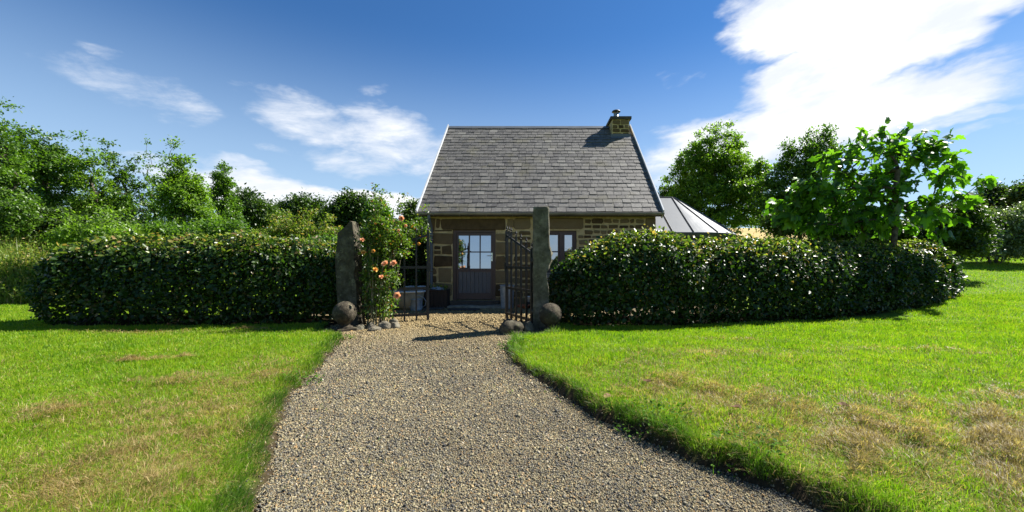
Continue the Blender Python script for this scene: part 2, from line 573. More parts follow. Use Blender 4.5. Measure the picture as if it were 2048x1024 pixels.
def gravel_mat():
    m, g, out = mat_new('gravel_chip')
    r = island(g)
    c = g.ramp(r, [(0.0, (0.030, 0.031, 0.034)), (0.20, (0.085, 0.085, 0.084)), (0.42, (0.165, 0.158, 0.128)), (0.66, (0.27, 0.238, 0.145)), (0.86, (0.33, 0.29, 0.185)), (0.93, (0.33, 0.205, 0.09)), (1.0, (0.45, 0.42, 0.34))])
    geo = g.new('ShaderNodeNewGeometry')
    sep = g.new('ShaderNodeSeparateXYZ')
    g.l.new(geo.outputs['Position'], sep.inputs[0])
    n = g.noise(geo.outputs['Position'], 0.7, 3, 0.5)
    tone = g.noise(geo.outputs['Position'], 1.5, 5, 0.65)
    c = g.mix(1.0, c, g.ramp(tone, [(0.3, (0.62, 0.63, 0.66)), (0.7, (1.2, 1.15, 1.0))]), 'MULTIPLY')
    yy = g.math('ADD', sep.outputs[1], g.math('MULTIPLY', n, 3.0))
    c = g.mix(g.smooth(yy, 6.5, 11.0, 0.0, 0.6), c, (0.34, 0.245, 0.10))
    principled(g, out, c, 0.85, 0, 0.25)
    return m


def grass_mat():
    m, g, out = mat_new('lawn_blade')
    r = island(g)
    geo = g.new('ShaderNodeNewGeometry')
    n = g.noise(geo.outputs['Position'], 1.1, 5, 0.68)
    f = g.math('ADD', g.math('MULTIPLY', r, 0.55), g.math('MULTIPLY', n, 0.65))
    c = g.ramp(f, [(0.22, (0.060, 0.150, 0.005)), (0.5, (0.145, 0.280, 0.008)), (0.72, (0.235, 0.345, 0.012)), (0.92, (0.32, 0.35, 0.03))])
    edge_shade = g.new('ShaderNodeAttribute', attribute_name='rank')
    c = g.mix(edge_shade.outputs['Fac'], c, g.ramp(r, [(0, (0.030, 0.085, 0.006)), (0.7, (0.075, 0.165, 0.010)), (1, (0.13, 0.20, 0.05))]))  # darker greens paint the shade of the lawn edge into its blades
    at_ = g.new('ShaderNodeAttribute', attribute_name='dry')
    c = g.mix(at_.outputs['Fac'], c, g.ramp(r, [(0, (0.17, 0.12, 0.045)), (0.6, (0.32, 0.235, 0.09)), (1, (0.46, 0.35, 0.16))]))
    p = g.new('ShaderNodeBsdfPrincipled')
    g.l.new(c, p.inputs['Base Color'])
    p.inputs['Roughness'].default_value = 0.5
    p.inputs['Specular IOR Level'].default_value = 0.35
    t = g.new('ShaderNodeBsdfTranslucent')
    g.l.new(g.mix(1.0, c, (1.45, 1.6, 0.8), 'MULTIPLY'), t.inputs[0])
    ms = g.new('ShaderNodeMixShader')
    ms.inputs[0].default_value = 0.45
    g.l.new(p.outputs[0], ms.inputs[1])
    g.l.new(t.outputs[0], ms.inputs[2])
    g.l.new(ms.outputs[0], out.inputs[0])
    return m


M['glass'] = glass_mat()
M['slate'] = slate_mat()
M['ground'] = ground_mat()
M['path'] = path_mat()
M['gravel'] = gravel_mat()
M['grass'] = grass_mat()

# ------------------------------------------------------------------ terrain
PATH = np.array([
    (-1.35, -8), (-1.45, 0), (-1.52, 1.6), (-1.60, 2.35), (-1.93, 2.89), (-2.17, 3.38), (-2.50, 4.05), (-2.70, 4.68), (-2.95, 5.6),
    (-3.30, 6.6), (-3.46, 7.2), (-3.75, 7.75), (-4.25, 8.0), (-4.45, 8.35), (-4.5, 9.6), (-6.0, 10.1), (-6.2, 12.4),
    (5.6, 12.4), (5.6, 10.6), (2.0, 10.1), (0.55, 9.9), (0.5, 8.3), (0.3, 7.75), (-0.25, 7.6), (-0.50, 7.1), (-0.52, 6.4),
    (-0.39, 5.7), (-0.16, 5.12), (0.17, 4.45), (0.51, 3.68), (0.87, 3.22), (1.18, 2.86), (1.36, 2.63), (1.62, 2.36), (2.4, 1.5), (3.2, 0.2), (3.8, -8)])


def pn(x, y, s=1.0, seed=0.0):
    """cheap smooth pseudo noise, about -1..1"""
    x, y = x * s + seed * 1.37, y * s - seed * 2.11
    return (np.sin(x * 1.0 + 1.7 * np.sin(y * .83 + seed)) + np.sin(y * 1.31 + 1.3 * np.sin(x * 1.17 + 2 * seed)) + .6 * np.sin(2.3 * x - 1.9 * y + seed) + .4 * np.sin(3.7 * y + 2.9 * x + 3 * seed)) / 3.0


def sdist(x, y, poly):
    """signed distance to polygon, negative inside"""
    x, y = np.asarray(x, float), np.asarray(y, float)
    x, y = x + .06 * pn(y, x, 4.1, 1.0) + .028 * pn(y, x, 11.0, 4.0), y + .03 * pn(x, y, 5.3, 2.0)
    d2 = np.full(x.shape, 1e9)
    ins = np.zeros(x.shape, bool)
    n = len(poly)
    for i in range(n):
        ax, ay = poly[i]
        bx, by = poly[(i + 1) % n]
        ex, ey = bx - ax, by - ay
        t = np.clip(((x - ax) * ex + (y - ay) * ey) / (ex * ex + ey * ey + 1e-12), 0, 1)
        d2 = np.minimum(d2, (x - ax - t * ex) ** 2 + (y - ay - t * ey) ** 2)
        c = ((ay > y) != (by > y)) & (x < (bx - ax) * (y - ay) / ((by - ay) if abs(by - ay) > 1e-12 else 1e-12) + ax)
        ins ^= c
    d = np.sqrt(d2)
    return np.where(ins, -d, d)


def sstep(a, b, t):
    t = np.clip((t - a) / (b - a), 0, 1)
    return t * t * (3 - 2 * t)


def terrain(x, y):
    x, y = np.asarray(x, float), np.asarray(y, float)
    near_house = sstep(12.5, 8.0, np.abs(x - 1.5))
    y0 = 12.8 + 8.5 * near_house
    t = np.maximum(0, y - y0)
    z = 0.16 * t * t / (t + 4.0)
    z = 9.0 * np.tanh(z / 9.0)
    z = z + sstep(40, 140, y) * 1.2 * pn(x, y, 0.02, 3.0)
    z = z + 0.25 * sstep(6, 16, x) * sstep(4, 12, y)
    return z


def H(x, y):
    """ground level with the lawn's lip above the path"""
    sd = sdist(x, y, PATH)
    bank = sstep(-0.6, 0.6, np.asarray(x, float)) * sstep(8.0, 5.0, np.asarray(y, float))
    lip = sstep(0.02, 0.14, sd) * (0.080 + 0.055 * bank + 0.02 * pn(x, y, 1.1, 1.0)) + 0.05 * bank * sstep(0.1, 1.2, sd)
    lip = lip + 0.018 * pn(x, y, 2.1, 2.0) * sstep(0.1, 0.4, sd) * sstep(30, 10, y)
    rough = sstep(9, 4, y) * sstep(0.05, 0.4, sd)
    lip = lip + rough * (1 + 0.9 * bank) * (.014 * pn(x, y, 5.2, 8.0) + .010 * pn(x, y, 9.7, 3.0))
    return terrain(x, y) + lip


# hedge footprints: centre line with half width, filled below (used to keep grass away)
HEDGE_L = dict(line=[(-5.02, 9.55), (-6.4, 9.26), (-8.0, 9.19), (-9.4, 9.19), (-10.1, 9.19)], hw=0.86)
HEDGE_R = dict(line=[(1.22, 9.17), (2.4, 9.26), (4.65, 9.66), (6.5, 10.16), (8.2, 10.8), (9.9, 11.5), (11.2, 12.2), (12.75, 13.45)], hw=0.90, bulge=[(0, .0), (.10, .12), (.17, .10), (.195, -.10), (.23, .06), (.5, .04), (.84, .08), (.865, -.30), (.90, .12), (1, .16)])


def pl_dist(x, y, line):
    d2 = np.full(np.shape(x), 1e9)
    for (ax, ay), (bx, by) in zip(line[:-1], line[1:]):
        ex, ey = bx - ax, by - ay
        t = np.clip(((x - ax) * ex + (y - ay) * ey) / (ex * ex + ey * ey), 0, 1)
        d2 = np.minimum(d2, (x - ax - t * ex) ** 2 + (y - ay - t * ey) ** 2)
    return np.sqrt(d2)


def bare_and_shade(x, y):
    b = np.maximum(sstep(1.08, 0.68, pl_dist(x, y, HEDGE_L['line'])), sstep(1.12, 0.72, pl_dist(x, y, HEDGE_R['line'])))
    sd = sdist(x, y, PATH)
    b = np.maximum(b, sstep(0.17, 0.10, sd) * sstep(-0.3, -0.1, sd))  # dark soil strip along the lawn edge, painted in as the bank's shade
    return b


def axis(lo, hi, dense, step, grow=1.12):
    a = list(np.arange(dense[0], dense[1] + 1e-6, step))
    s, v = step, dense[1]
    while v < hi:
        s *= grow
        v += s
        a.append(v)
    s, v = step, dense[0]
    pre = []
    while v > lo:
        s *= grow
        v -= s
        pre.append(v)
    return np.array(pre[::-1] + a)


def grid_mesh(xs, ys, zf):
    gx, gy = np.meshgrid(xs, ys)
    gz = zf(gx, gy)
    nx, ny = len(xs), len(ys)
    v = np.stack([gx, gy, gz], -1).reshape(-1, 3)
    i = np.arange(nx * ny).reshape(ny, nx)
    f = np.stack([i[:-1, :-1], i[:-1, 1:], i[1:, 1:], i[1:, :-1]], -1).reshape(-1, 4)
    return v, f


def build_ground():
    xs = axis(-900, 900, (-12, 15), 0.075)
    ys = axis(-300, 1500, (1.0, 14.0), 0.075)
    v, f = grid_mesh(xs, ys, lambda x, y: H(x, y) - 0.004)
    o = np_obj('ground', v, f, M['ground'], None, True)
    a = o.data.attributes.new('bare_and_shade', 'FLOAT', 'POINT')
    a.data.foreach_set('value', bare_and_shade(v[:, 0], v[:, 1]).astype(np.float32))
    o['kind'] = 'structure'
    # the gravel bed: a sheet lying just above the ground inside the outline
    xs = np.arange(-6.3, 5.8, 0.09)
    ys = np.arange(-7.9, 12.6, 0.09)
    v, f = grid_mesh(xs, ys, lambda x, y: terrain(x, y) + 0.004 + 0.008 * pn(x, y, 1.7, 5.0) + 0.012)
    c = v[f].mean(1)
    keep = sdist(c[:, 0], c[:, 1], PATH) < 0.02
    f = f[keep]
    used = np.unique(f)
    rm = np.zeros(len(v), int)
    rm[used] = np.arange(len(used))
    p = np_obj('gravel_path', v[used], rm[f], M['path'], None, True)
    p['kind'] = 'structure'


build_ground()


# ------------------------------------------------------------------ scattered shapes (numpy)
def unit(a):
    return a / np.maximum(np.linalg.norm(a, axis=-1, keepdims=True), 1e-9)


def scatter(template, faces, pos, axis_, normal, size):
    """copies of a small shape: local Y along axis_, local Z along normal"""
    a = unit(axis_)
    n = normal - a * (normal * a).sum(-1, keepdims=True)
    n = unit(n)
    b = np.cross(a, n)
    T = np.asarray(template, float)
    size = np.asarray(size, float).reshape(-1, 1)
    if np.ndim(size) == 2 and size.shape[1] == 1:
        size = size[:, None, :]
    v = pos[:, None, :] + (b[:, None, :] * T[None, :, 0:1] + a[:, None, :] * T[None, :, 1:2] + n[:, None, :] * T[None, :, 2:3]) * size
    k = len(T)
    f = (np.asarray(faces)[None] + (np.arange(len(pos)) * k)[:, None, None]).reshape(-1, len(faces[0]))
    return v.reshape(-1, 3), f


LEAF = [(0, 0, 0), (0.30, 0.30, 0.07), (0.27, 0.68, 0.05), (0, 1, -0.10), (-0.27, 0.68, 0.05), (-0.30, 0.30, 0.07)]
LEAF_F = [(0, 1, 2, 3), (0, 3, 4, 5)]
DIA = [(0, 0, 0), (0.30, 0.45, 0.08), (0, 1, -0.06), (-0.30, 0.45, 0.08)]
DIA_F = [(0, 1, 2), (0, 2, 3)]


def rnd_dir(rng, n):
    v = rng.normal(size=(n, 3))
    return unit(v)


def build_grass():
    rng = np.random.default_rng(11)
    P, DRY, HT, WD, EDGE_SHADE = [], [], [], [], []
    # rows of patches with density falling with distance
    bands = [(1.9, 2.6, 15000, 1), (2.6, 3.4, 11500, 1), (3.4, 4.6, 7600, 1), (4.6, 6.2, 4600, 1), (6.2, 8.6, 2900, 1), (8.6, 13, 1500, 1), (13, 24, 420, 1)]
    for y0, y1, dens, _ in bands:
        for xl, xr in (((-CX * y1 / F) * 1.06 - 0.4, 0.2), (-0.6, ((2048 - CX) * y1 / F) * 1.08 + 0.4)):
            n = int((xr - xl) * (y1 - y0) * dens)
            x = rng.uniform(xl, xr, n)
            y = rng.uniform(y0, y1, n)
            if xl < -1:
                k = x < -1.0
            else:
                k = x > -1.0
            x, y = x[k], y[k]
            vis = np.abs(x) < 1.45 * y + 1.0
            x, y = x[vis], y[vis]
            sd = sdist(x, y, PATH)
            k = sd > 0.085 + 0.05 * pn(x, y, 9.0, 4.0)
            hd = np.minimum(pl_dist(x, y, HEDGE_L['line']) - 0.42, pl_dist(x, y, HEDGE_R['line']) - 0.46)
            k &= hd > 0.42 + 0.05 * pn(x, y, 6, 2.0)
            k &= ~((x > -6.5) & (x < 9.0) & (y > 9.4) & (y < 22))
            k &= ~((x < 8.0) & (y > 10.0))if xl > -1 else np.ones_like(k)
            x, y, sd = x[k], y[k], sd[k]
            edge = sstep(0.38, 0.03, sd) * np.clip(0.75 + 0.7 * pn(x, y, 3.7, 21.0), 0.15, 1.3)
            clump = pn(x, y, 3.1, 7.0)
            # worn straw-coloured areas
            def blob(cx, cy, rx, ry, rot=0.0):
                c, s = math.cos(rot), math.sin(rot)
                dx, dy = x - cx, y - cy
                return np.exp(-(((dx * c + dy * s) / rx) ** 2 + ((-dx * s + dy * c) / ry) ** 2))
            m = 0.30 * sstep(6.5, 3.0, y) + 0.95 * blob(-2.9, 3.3, 0.45, 1.1, 0.5) + 0.8 * blob(-3.35, 4.6, 0.22, 0.9, -.35) + 0.5 * blob(-3.9, 5.2, 0.35, 1.4, -.2) + 0.5 * blob(-3.2, 2.5, 1.2, 0.35) + 0.45 * blob(-6.5, 7.6, 2.5, 0.25)
            m = m + 0.7 * blob(3.0, 2.9, 1.6, 0.75, -0.2) + 0.55 * blob(1.6, 4.1, 1.1, 0.5, -.4) + 0.5 * blob(2.6, 5.7, 1.6, 0.4) + 0.5 * blob(3.6, 2.6, 0.8, 0.5) + 0.4 * blob(6.3, 5.6, 1.2, 0.3)
            pat = 0.5 + 0.55 * pn(x, y, 4.3, 9.0) + 0.35 * pn(x, y, 13.0, 3.0)
            m = m + 0.22 * np.maximum(0, pn(x, y, 1.3, 12.0)) * sstep(9, 5, y)
            prob = np.clip(0.07 + m * (0.25 + 1.0 * pat), 0, 0.95) * (1 - 0.75 * edge)
            dry = rng.uniform(size=len(x)) < prob
            h = (0.040 + 0.018 * clump + 0.012 * pn(x, y, 8.5, 2.0) + (0.075 + .05 * (x > -0.6)) * edge * (0.65 + 0.6 * clump)) * rng.uniform(0.6, 1.45, len(x))
            h = np.maximum(h, 0.015) * np.where(dry, 1.15, 1.0)
            P.append(np.stack([x, y, H(x, y)], -1))
            EDGE_SHADE.append(np.clip(edge * 1.2 + 0.25 * (rng.uniform(size=len(x)) < .2), 0, 1))  # blades near the path edge take the painted-in shade tone
            DRY.append(dry)
            HT.append(h * (1 + 0.02 * y))
            WD.append((0.0030 * (np.maximum(y, 2.0) / 2.3) ** 0.75) * rng.uniform(0.7, 1.3, len(x)))
    # mown clippings lying dry on top of the turf
    for cx, cy, rx, ry, n in ((-2.9, 3.2, .45, .9, 5200), (-3.3, 4.6, .25, .7, 3200), (-5.55, 5.5, .30, .12, 2600), (-5.15, 5.62, .35, .05, 900), (-3.35, 2.6, .9, .25, 2600), (-7.5, 7.55, 1.0, .07, 2400), (-5.55, 7.75, .22, .06, 900),
                              (-4.3, 3.6, .8, .3, 7000), (-2.6, 2.5, .5, .2, 3500), (-4.2, 4.5, .5, .15, 2500), (3.0, 2.95, 1.5, .6, 42000), (1.55, 4.05, .8, .35, 9000), (3.7, 2.6, .9, .4, 16000), (2.0, 2.6, .7, .3, 9000), (2.3, 5.2, .9, .25, 3000), (1.3, 4.9, .35, .2, 1500), (5.4, 5.8, .9, .14, 1800), (3.3, 6.6, .8, .2, 1500), (4.6, 3.6, .9, .35, 6000)):
        x, y = cx + rng.normal(0, rx * .65, n), cy + rng.normal(0, ry * .65, n)
        pat = pn(x, y, 5.7, 5.0) + .8 * pn(x, y, 13.0, 8.0)
        k = (sdist(x, y, PATH) > 0.12) & (rng.uniform(size=n) < 0.12 + 1.1 * np.clip(pat, 0, 1)) & (y > 1.9)
        x, y, pat = x[k], y[k], pat[k]
        P.append(np.stack([x, y, H(x, y) + .022 + .046 * np.clip(pat, 0, 1.2) + rng.uniform(0, .015, len(x))], -1))
        EDGE_SHADE.append(np.zeros(len(x)))
        DRY.append(np.ones(len(x), bool))
        HT.append(rng.uniform(.035, .085, len(x)))
        WD.append(0.0026 * (y / 2.3) ** 0.75 * rng.uniform(.7, 1.3, len(x)))
    x, y = rng.uniform(-3.6, 1.8, 5200), rng.uniform(2.0, 8.0, 5200)
    sd = sdist(x, y, PATH)
    k = (sd < 0) & (rng.uniform(size=5200) < np.exp(sd / .35) + .10)
    x, y = x[k], y[k]
    P.append(np.stack([x, y, terrain(x, y) + .030], -1))
    EDGE_SHADE.append(np.zeros(len(x)))
    DRY.append(rng.uniform(size=len(x)) < .8)
    HT.append(rng.uniform(.02, .06, len(x)))
    WD.append(0.0026 * (y / 2.3) ** 0.75)
    P = np.concatenate(P)
    DRY = np.concatenate(DRY)
    EDGE_SHADE = np.concatenate(EDGE_SHADE)
    h = np.concatenate(HT)
    w = np.concatenate(WD)
    n = len(P)
    print('grass blades', n)
    ang = rng.uniform(0, 2 * math.pi, n)
    lean = np.abs(rng.normal(0.45, 0.35, n)) + DRY * rng.uniform(0.2, 1.6, n)
    # tufts lean together
    ta = 3.2 * pn(P[:, 0], P[:, 1], 5.0, 6.0)
    # long blades hang out over the path edge
    e_ = 0.06
    sd0 = sdist(P[:, 0], P[:, 1], PATH)
    gx = (sdist(P[:, 0] + e_, P[:, 1], PATH) - sd0)
    gy = (sdist(P[:, 0], P[:, 1] + e_, PATH) - sd0)
    toward = np.arctan2(-gy, -gx)
    ang = np.where(rng.uniform(size=n) < 0.45, ta + rng.normal(0, 0.5, n), ang)
    near = (sd0 < .3) & (rng.uniform(size=n) < .7)
    ang = np.where(near, toward + rng.normal(0, .6, n), ang)
    lean = np.where(near, lean + .35, lean)
    dx, dy = np.cos(ang), np.sin(ang)
    px, py = -dy, dx
    fl = rng.uniform(0, 2 * math.pi, n)
    sx, sy = np.cos(fl), np.sin(fl)
    up = np.cos(np.minimum(lean, 1.5))
    out = np.sin(np.minimum(lean, 1.5))
    v = np.empty((n, 5, 3), np.float32)
    half = w * 0.5
    for k, (s, hh, oo) in enumerate(((-1, 0, 0), (1, 0, 0), (0.85, 0.55, 0.30), (-0.85, 0.55, 0.30), (0, 1.0, 1.0))):
        v[:, k, 0] = P[:, 0] + sx * half * s + dx * out * oo * h
        v[:, k, 1] = P[:, 1] + sy * half * s + dy * out * oo * h
        v[:, k, 2] = P[:, 2] - 0.004 + h * hh * (0.25 + 0.75 * up) - (DRY * 0.10 * h * (oo > 0.9))
    tri = np.array([(0, 1, 2), (0, 2, 3), (3, 2, 4)])
    f = (tri[None] + (np.arange(n) * 5)[:, None, None]).reshape(-1, 3)
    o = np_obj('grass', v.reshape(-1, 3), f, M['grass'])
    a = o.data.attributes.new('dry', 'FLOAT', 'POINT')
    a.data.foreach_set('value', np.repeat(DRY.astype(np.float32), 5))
    a = o.data.attributes.new('rank', 'FLOAT', 'POINT')  # weight of the shade colour painted on lawn-edge blades
    a.data.foreach_set('value', np.repeat(EDGE_SHADE.astype(np.float32), 5))
    tag(o, 'short sunlit lawn grass with straw patches either side of the gravel path', 'grass', None, 'stuff')


build_grass()


def build_gravel():
    rng = np.random.default_rng(5)
    X, Y, RR = [], [], []
    for y0, y1, dens, r in ((2.0, 3.0, 17500, 0.0054), (3.0, 4.2, 12500, 0.0063), (4.2, 6.0, 7200, 0.0077), (6.0, 8.5, 3800, 0.0102), (8.5, 12.4, 1500, 0.015)):
        xl, xr = (-3.9, 2.4) if y1 < 8 else (-5.5, 1.2)
        n = int((xr - xl) * (y1 - y0) * dens)
        x = rng.uniform(xl, xr, n)
        y = rng.uniform(y0, y1, n)
        sd = sdist(x, y, PATH)
        k = sd < 0.03 + 0.08 * np.abs(rng.normal(size=n)) * (rng.uniform(size=n) < 0.3)
        fines = sstep(.25, .75, pn(x, y, 1.2, 15.0) + .5 * pn(x, y, 3.1, 4.0))      # patches trodden down to the fines
        k &= (np.abs(x) < 1.45 * y + 0.5) & (rng.uniform(size=n) > .62 * fines)
        X.append(x[k]); Y.append(y[k])
        RR.append(r * np.exp(rng.normal(0, 0.33, k.sum())))
    x, y, r = np.concatenate(X), np.concatenate(Y), np.concatenate(RR)
    n = len(x)
    print('gravel', n)
    z = np.maximum(terrain(x, y) + 0.016 + 0.008 * pn(x, y, 1.7, 5.0), np.where(sdist(x, y, PATH) > 0, H(x, y), -1)) + r * rng.uniform(-0.15, 0.55, n)
    T = np.array([(1, 0, 0), (-1, 0, 0), (0, 1, 0), (0, -1, 0), (0.1, 0.1, 0.75), (0, 0, -0.7)], float)
    tri = [(0, 2, 4), (2, 1, 4), (1, 3, 4), (3, 0, 4), (2, 0, 5), (1, 2, 5), (3, 1, 5), (0, 3, 5)]
    v = T[None] * (1 + rng.normal(0, 0.28, (n, 6, 3))) + rng.normal(0, 0.16, (n, 6, 3))
    a = rnd_dir(rng, n) * np.array([1, 1, 0.45])
    a = unit(a)
    nn = unit(rnd_dir(rng, n) * 0.6 + np.array([0, 0, 1]))
    nn = unit(nn - a * (nn * a).sum(-1, keepdims=True))
    b = np.cross(a, nn)
    W = (b[:, None] * v[..., 0:1] + a[:, None] * v[..., 1:2] * 0.8 + nn[:, None] * v[..., 2:3]) * r[:, None, None]
    W += np.stack([x, y, z], -1)[:, None]
    f = (np.array(tri)[None] + (np.arange(n) * 6)[:, None, None]).reshape(-1, 3)
    o = np_obj('gravel', W.reshape(-1, 3), f, M['gravel'])
    tag(o, 'loose grey and tan gravel chips covering the path to the gate', 'gravel', None, 'stuff')


build_gravel()


# ------------------------------------------------------------------ hedges
def resample(line, n):
    p = np.array(line, float)
    # smooth Catmull-Rom through the points
    q = np.vstack([2 * p[0] - p[1], p, 2 * p[-1] - p[-2]])
    out = []
    for i in range(1, len(q) - 2):
        for t in np.linspace(0, 1, 16, endpoint=False):
            a, b, c, d = q[i - 1], q[i], q[i + 1], q[i + 2]
            out.append(0.5 * ((2 * b) + (-a + c) * t + (2 * a - 5 * b + 4 * c - d) * t * t + (-a + 3 * b - 3 * c + d) * t ** 3))
    out.append(q[-2])
    out = np.array(out)
    s = np.r_[0, np.cumsum(np.linalg.norm(np.diff(out, axis=0), axis=1))]
    u = np.linspace(0, s[-1], n)
    return np.stack([np.interp(u, s, out[:, k]) for k in range(out.shape[1])], -1), s[-1]


def hedge(spec, hts, label, seed, per_m2, leaf, end_round=(0.6, 0.6), mat='hedge'):
    rng = np.random.default_rng(seed)
    line, L = resample(spec['line'], 400)
    hw = spec['hw']
    tang = unit(np.gradient(line, axis=0))
    side = np.stack([tang[:, 1], -tang[:, 0]], -1)          # towards the viewer
    base = thing('hedge', (*spec['line'][0], 0), label, 'hedge')
    peri = 2 * max(h for _, h in hts) + 2 * hw
    n = int(peri * (L + 2 * hw) * per_m2 * .92)
    u = rng.uniform(-hw, L + hw, n)                          # along, with caps at both ends
    th = rng.uniform(0, math.pi, n)                          # section angle: 0 front foot .. pi back foot
    # section: superellipse, full height in the middle
    uc = np.clip(u, 0, L)
    i = np.clip((uc / L * 399).astype(int), 0, 399)
    hgt = np.interp(uc, [h[0] * L for h in hts], [h[1] for h in hts])
    endd = np.where(u < 0, -u, np.where(u > L, u - L, 0)) / hw
    shrink = np.sqrt(np.maximum(0, 1 - endd ** 2.4))
    e = 0.33
    cx = np.sign(np.cos(th)) * np.abs(np.cos(th)) ** e
    sz = np.abs(np.sin(th)) ** (e * 1.15)
    # put samples evenly on the flat faces instead of by angle
    t = rng.uniform(0, 1, n) * (2 * hgt + 2 * hw)
    front = t < hgt
    back = t > hgt + 2 * hw
    zz = np.where(front, t, np.where(back, 2 * hgt + 2 * hw - t, hgt))
    oo = np.where(front, hw, np.where(back, -hw, hw - (t - hgt)))
    rh, rv = hw * 0.98, 1.0            # rounded shoulders: half width and height of the curve
    dz = np.maximum(0, zz - (hgt - rv)) / rv
    do = np.maximum(0, np.abs(oo) - (hw - rh)) / rh
    k = np.hypot(dz, do)
    over = (dz > 0)
    fz = np.where(over, 1 / np.maximum(k, 1e-6), 1)
    ez = np.where(over, np.minimum(dz * fz, 1), 0)
    eo = np.where(over, np.minimum(do * fz, 1), 0)
    zz = np.where(over, (hgt - rv) + ez * rv, zz)
    oo = np.where(over, np.sign(oo) * ((hw - rh) + eo * rh), oo)
    topend = np.where((u < 0.5) , 1 - end_round[0] * (1 - np.clip((u + hw) / (0.5 + hw), 0, 1)) ** 2, 1)
    topend = np.where((u > L - 0.5), 1 - end_round[1] * (1 - np.clip((L + hw - u) / (0.5 + hw), 0, 1)) ** 2, topend)
    zz = zz * topend
    belly = 1 - 0.10 * np.sin(np.clip(zz / 2.0, 0, 1) * math.pi) * -1 - 0.16 * sstep(0.35, 0.0, zz)
    oo = oo * belly * shrink
    dep = np.abs(rng.normal(0, 0.10, n)) + (rng.uniform(size=n) < 0.25) * rng.uniform(0, 0.4, n)
    lump = 0.075 * pn(u, zz, 2.1, seed) + 0.05 * pn(u, zz + oo, 5.7, seed + 1)
    if spec.get('bulge'):
        lump = lump + np.interp(uc / L, [q[0] for q in spec['bulge']], [q[1] for q in spec['bulge']])
    nrm_o = np.where(front, 1.0, np.where(back, -1.0, 0.0)) + 0
    nrm_z = np.where(front | back, 0.1, 1.0)
    nrm_o = np.where(over, np.sign(oo) * eo, nrm_o)
    nrm_z = np.where(over, ez + 0.05, nrm_z)
    nl = np.hypot(nrm_o, nrm_z)
    nrm_o, nrm_z = nrm_o / nl, nrm_z / nl
    du = np.where(u < 0, u, np.where(u > L, u - L, 0)) * 1.0
    disp = lump - dep + (rng.uniform(size=n) < 0.07) * rng.uniform(0, 0.15, n)
    P = np.empty((n, 3))
    cxy = line[i] + tang[i] * du[:, None] + side[i] * (oo + nrm_o * disp)[:, None]
    P[:, :2] = cxy
    gz = terrain(P[:, 0], P[:, 1])
    P[:, 2] = gz + 0.05 + zz + nrm_z * disp
    endn = np.where(u < 0, -1.0, np.where(u > L, 1.0, 0.0)) * endd
    N = np.empty((n, 3))
    N[:, :2] = side[i] * nrm_o[:, None] + tang[i] * endn[:, None]
    N[:, 2] = nrm_z + 0.25
    N = unit(N) + rnd_dir(rng, n) * 0.75
    A = rnd_dir(rng, n) + np.array([0, 0, -0.25])
    keep = (P[:, 2] > gz + 0.03) & (rng.uniform(size=n) < 0.35 + 0.65 * sstep(0.0, 0.45, zz))
    keep &= ~(back & (rng.uniform(size=n) < 0.35))
    P, N, A = P[keep], N[keep], A[keep]
    sz_ = leaf * np.exp(rng.normal(0, 0.25, len(P)))
    v, f = scatter(LEAF, LEAF_F, P, A, N, sz_)
    # paler top and shoulder leaves: young growth plus sunlight put into the colour
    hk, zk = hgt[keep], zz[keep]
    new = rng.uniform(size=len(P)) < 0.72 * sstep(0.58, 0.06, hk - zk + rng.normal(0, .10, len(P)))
    fl = f.reshape(-1, 2, 4)
    o1 = np_obj('foliage', v, fl[~new].reshape(-1, 4), M[mat], base)
    np_obj('sunlit_growth', v, fl[new].reshape(-1, 4), M['shoot'], base)
    # stems and twigs inside
    mb = MB()
    r2 = random.Random(seed)
    nst = int(L / 0.16)
    for k in range(nst):
        j = int(r2.uniform(0, 399))
        o = r2.uniform(-hw * 0.55, hw * 0.55)
        bx, by = line[j] + side[j] * o
        hh = float(np.interp(j / 399 * L, [h[0] * L for h in hts], [h[1] for h in hts])) * r2.uniform(0.7, 0.93)
        gz = float(terrain(bx, by))
        pts = [(bx, by, gz - 0.02)]
        for q in range(1, 5):
            pts.append((bx + r2.uniform(-.12, .12) * q * .6, by + r2.uniform(-.1, .1) * q * .6, gz + hh * q / 4))
        mb.tube(pts, [0.022, 0.017, 0.012, 0.008, 0.004], 5)
        for q in range(4):
            b0 = Vector(pts[r2.randint(1, 3)])
            e1 = b0 + Vector((r2.uniform(-.35, .35), r2.uniform(-.4, .4), r2.uniform(.05, .35)))
            mb.tube([b0, (b0 + e1) / 2 + Vector((0, 0, .03)), e1], [0.007, 0.005, 0.002], 4)
    at_origin(mb.build('branches', M['bark'], base), base)
    return base


hedge(HEDGE_L, [(0, 1.93), (0.25, 1.99), (0.6, 1.99), (0.85, 1.97), (1, 1.86)], 'clipped dark green hedge between the jagged standing stone and the tall weeds', 21, 1650, 0.078, (0.2, 0.10))
hedge(HEDGE_R, [(0, 1.86), (0.05, 1.97), (0.12, 1.95), (0.19, 1.84), (0.24, 1.90), (0.35, 1.86), (0.6, 1.78), (0.8, 1.64), (0.865, 1.42), (0.91, 1.68), (1, 1.64)], 'long clipped dark green hedge curving away from the tall granite gatepost below the fig', 22, 1450, 0.078, (0.45, 0.08))


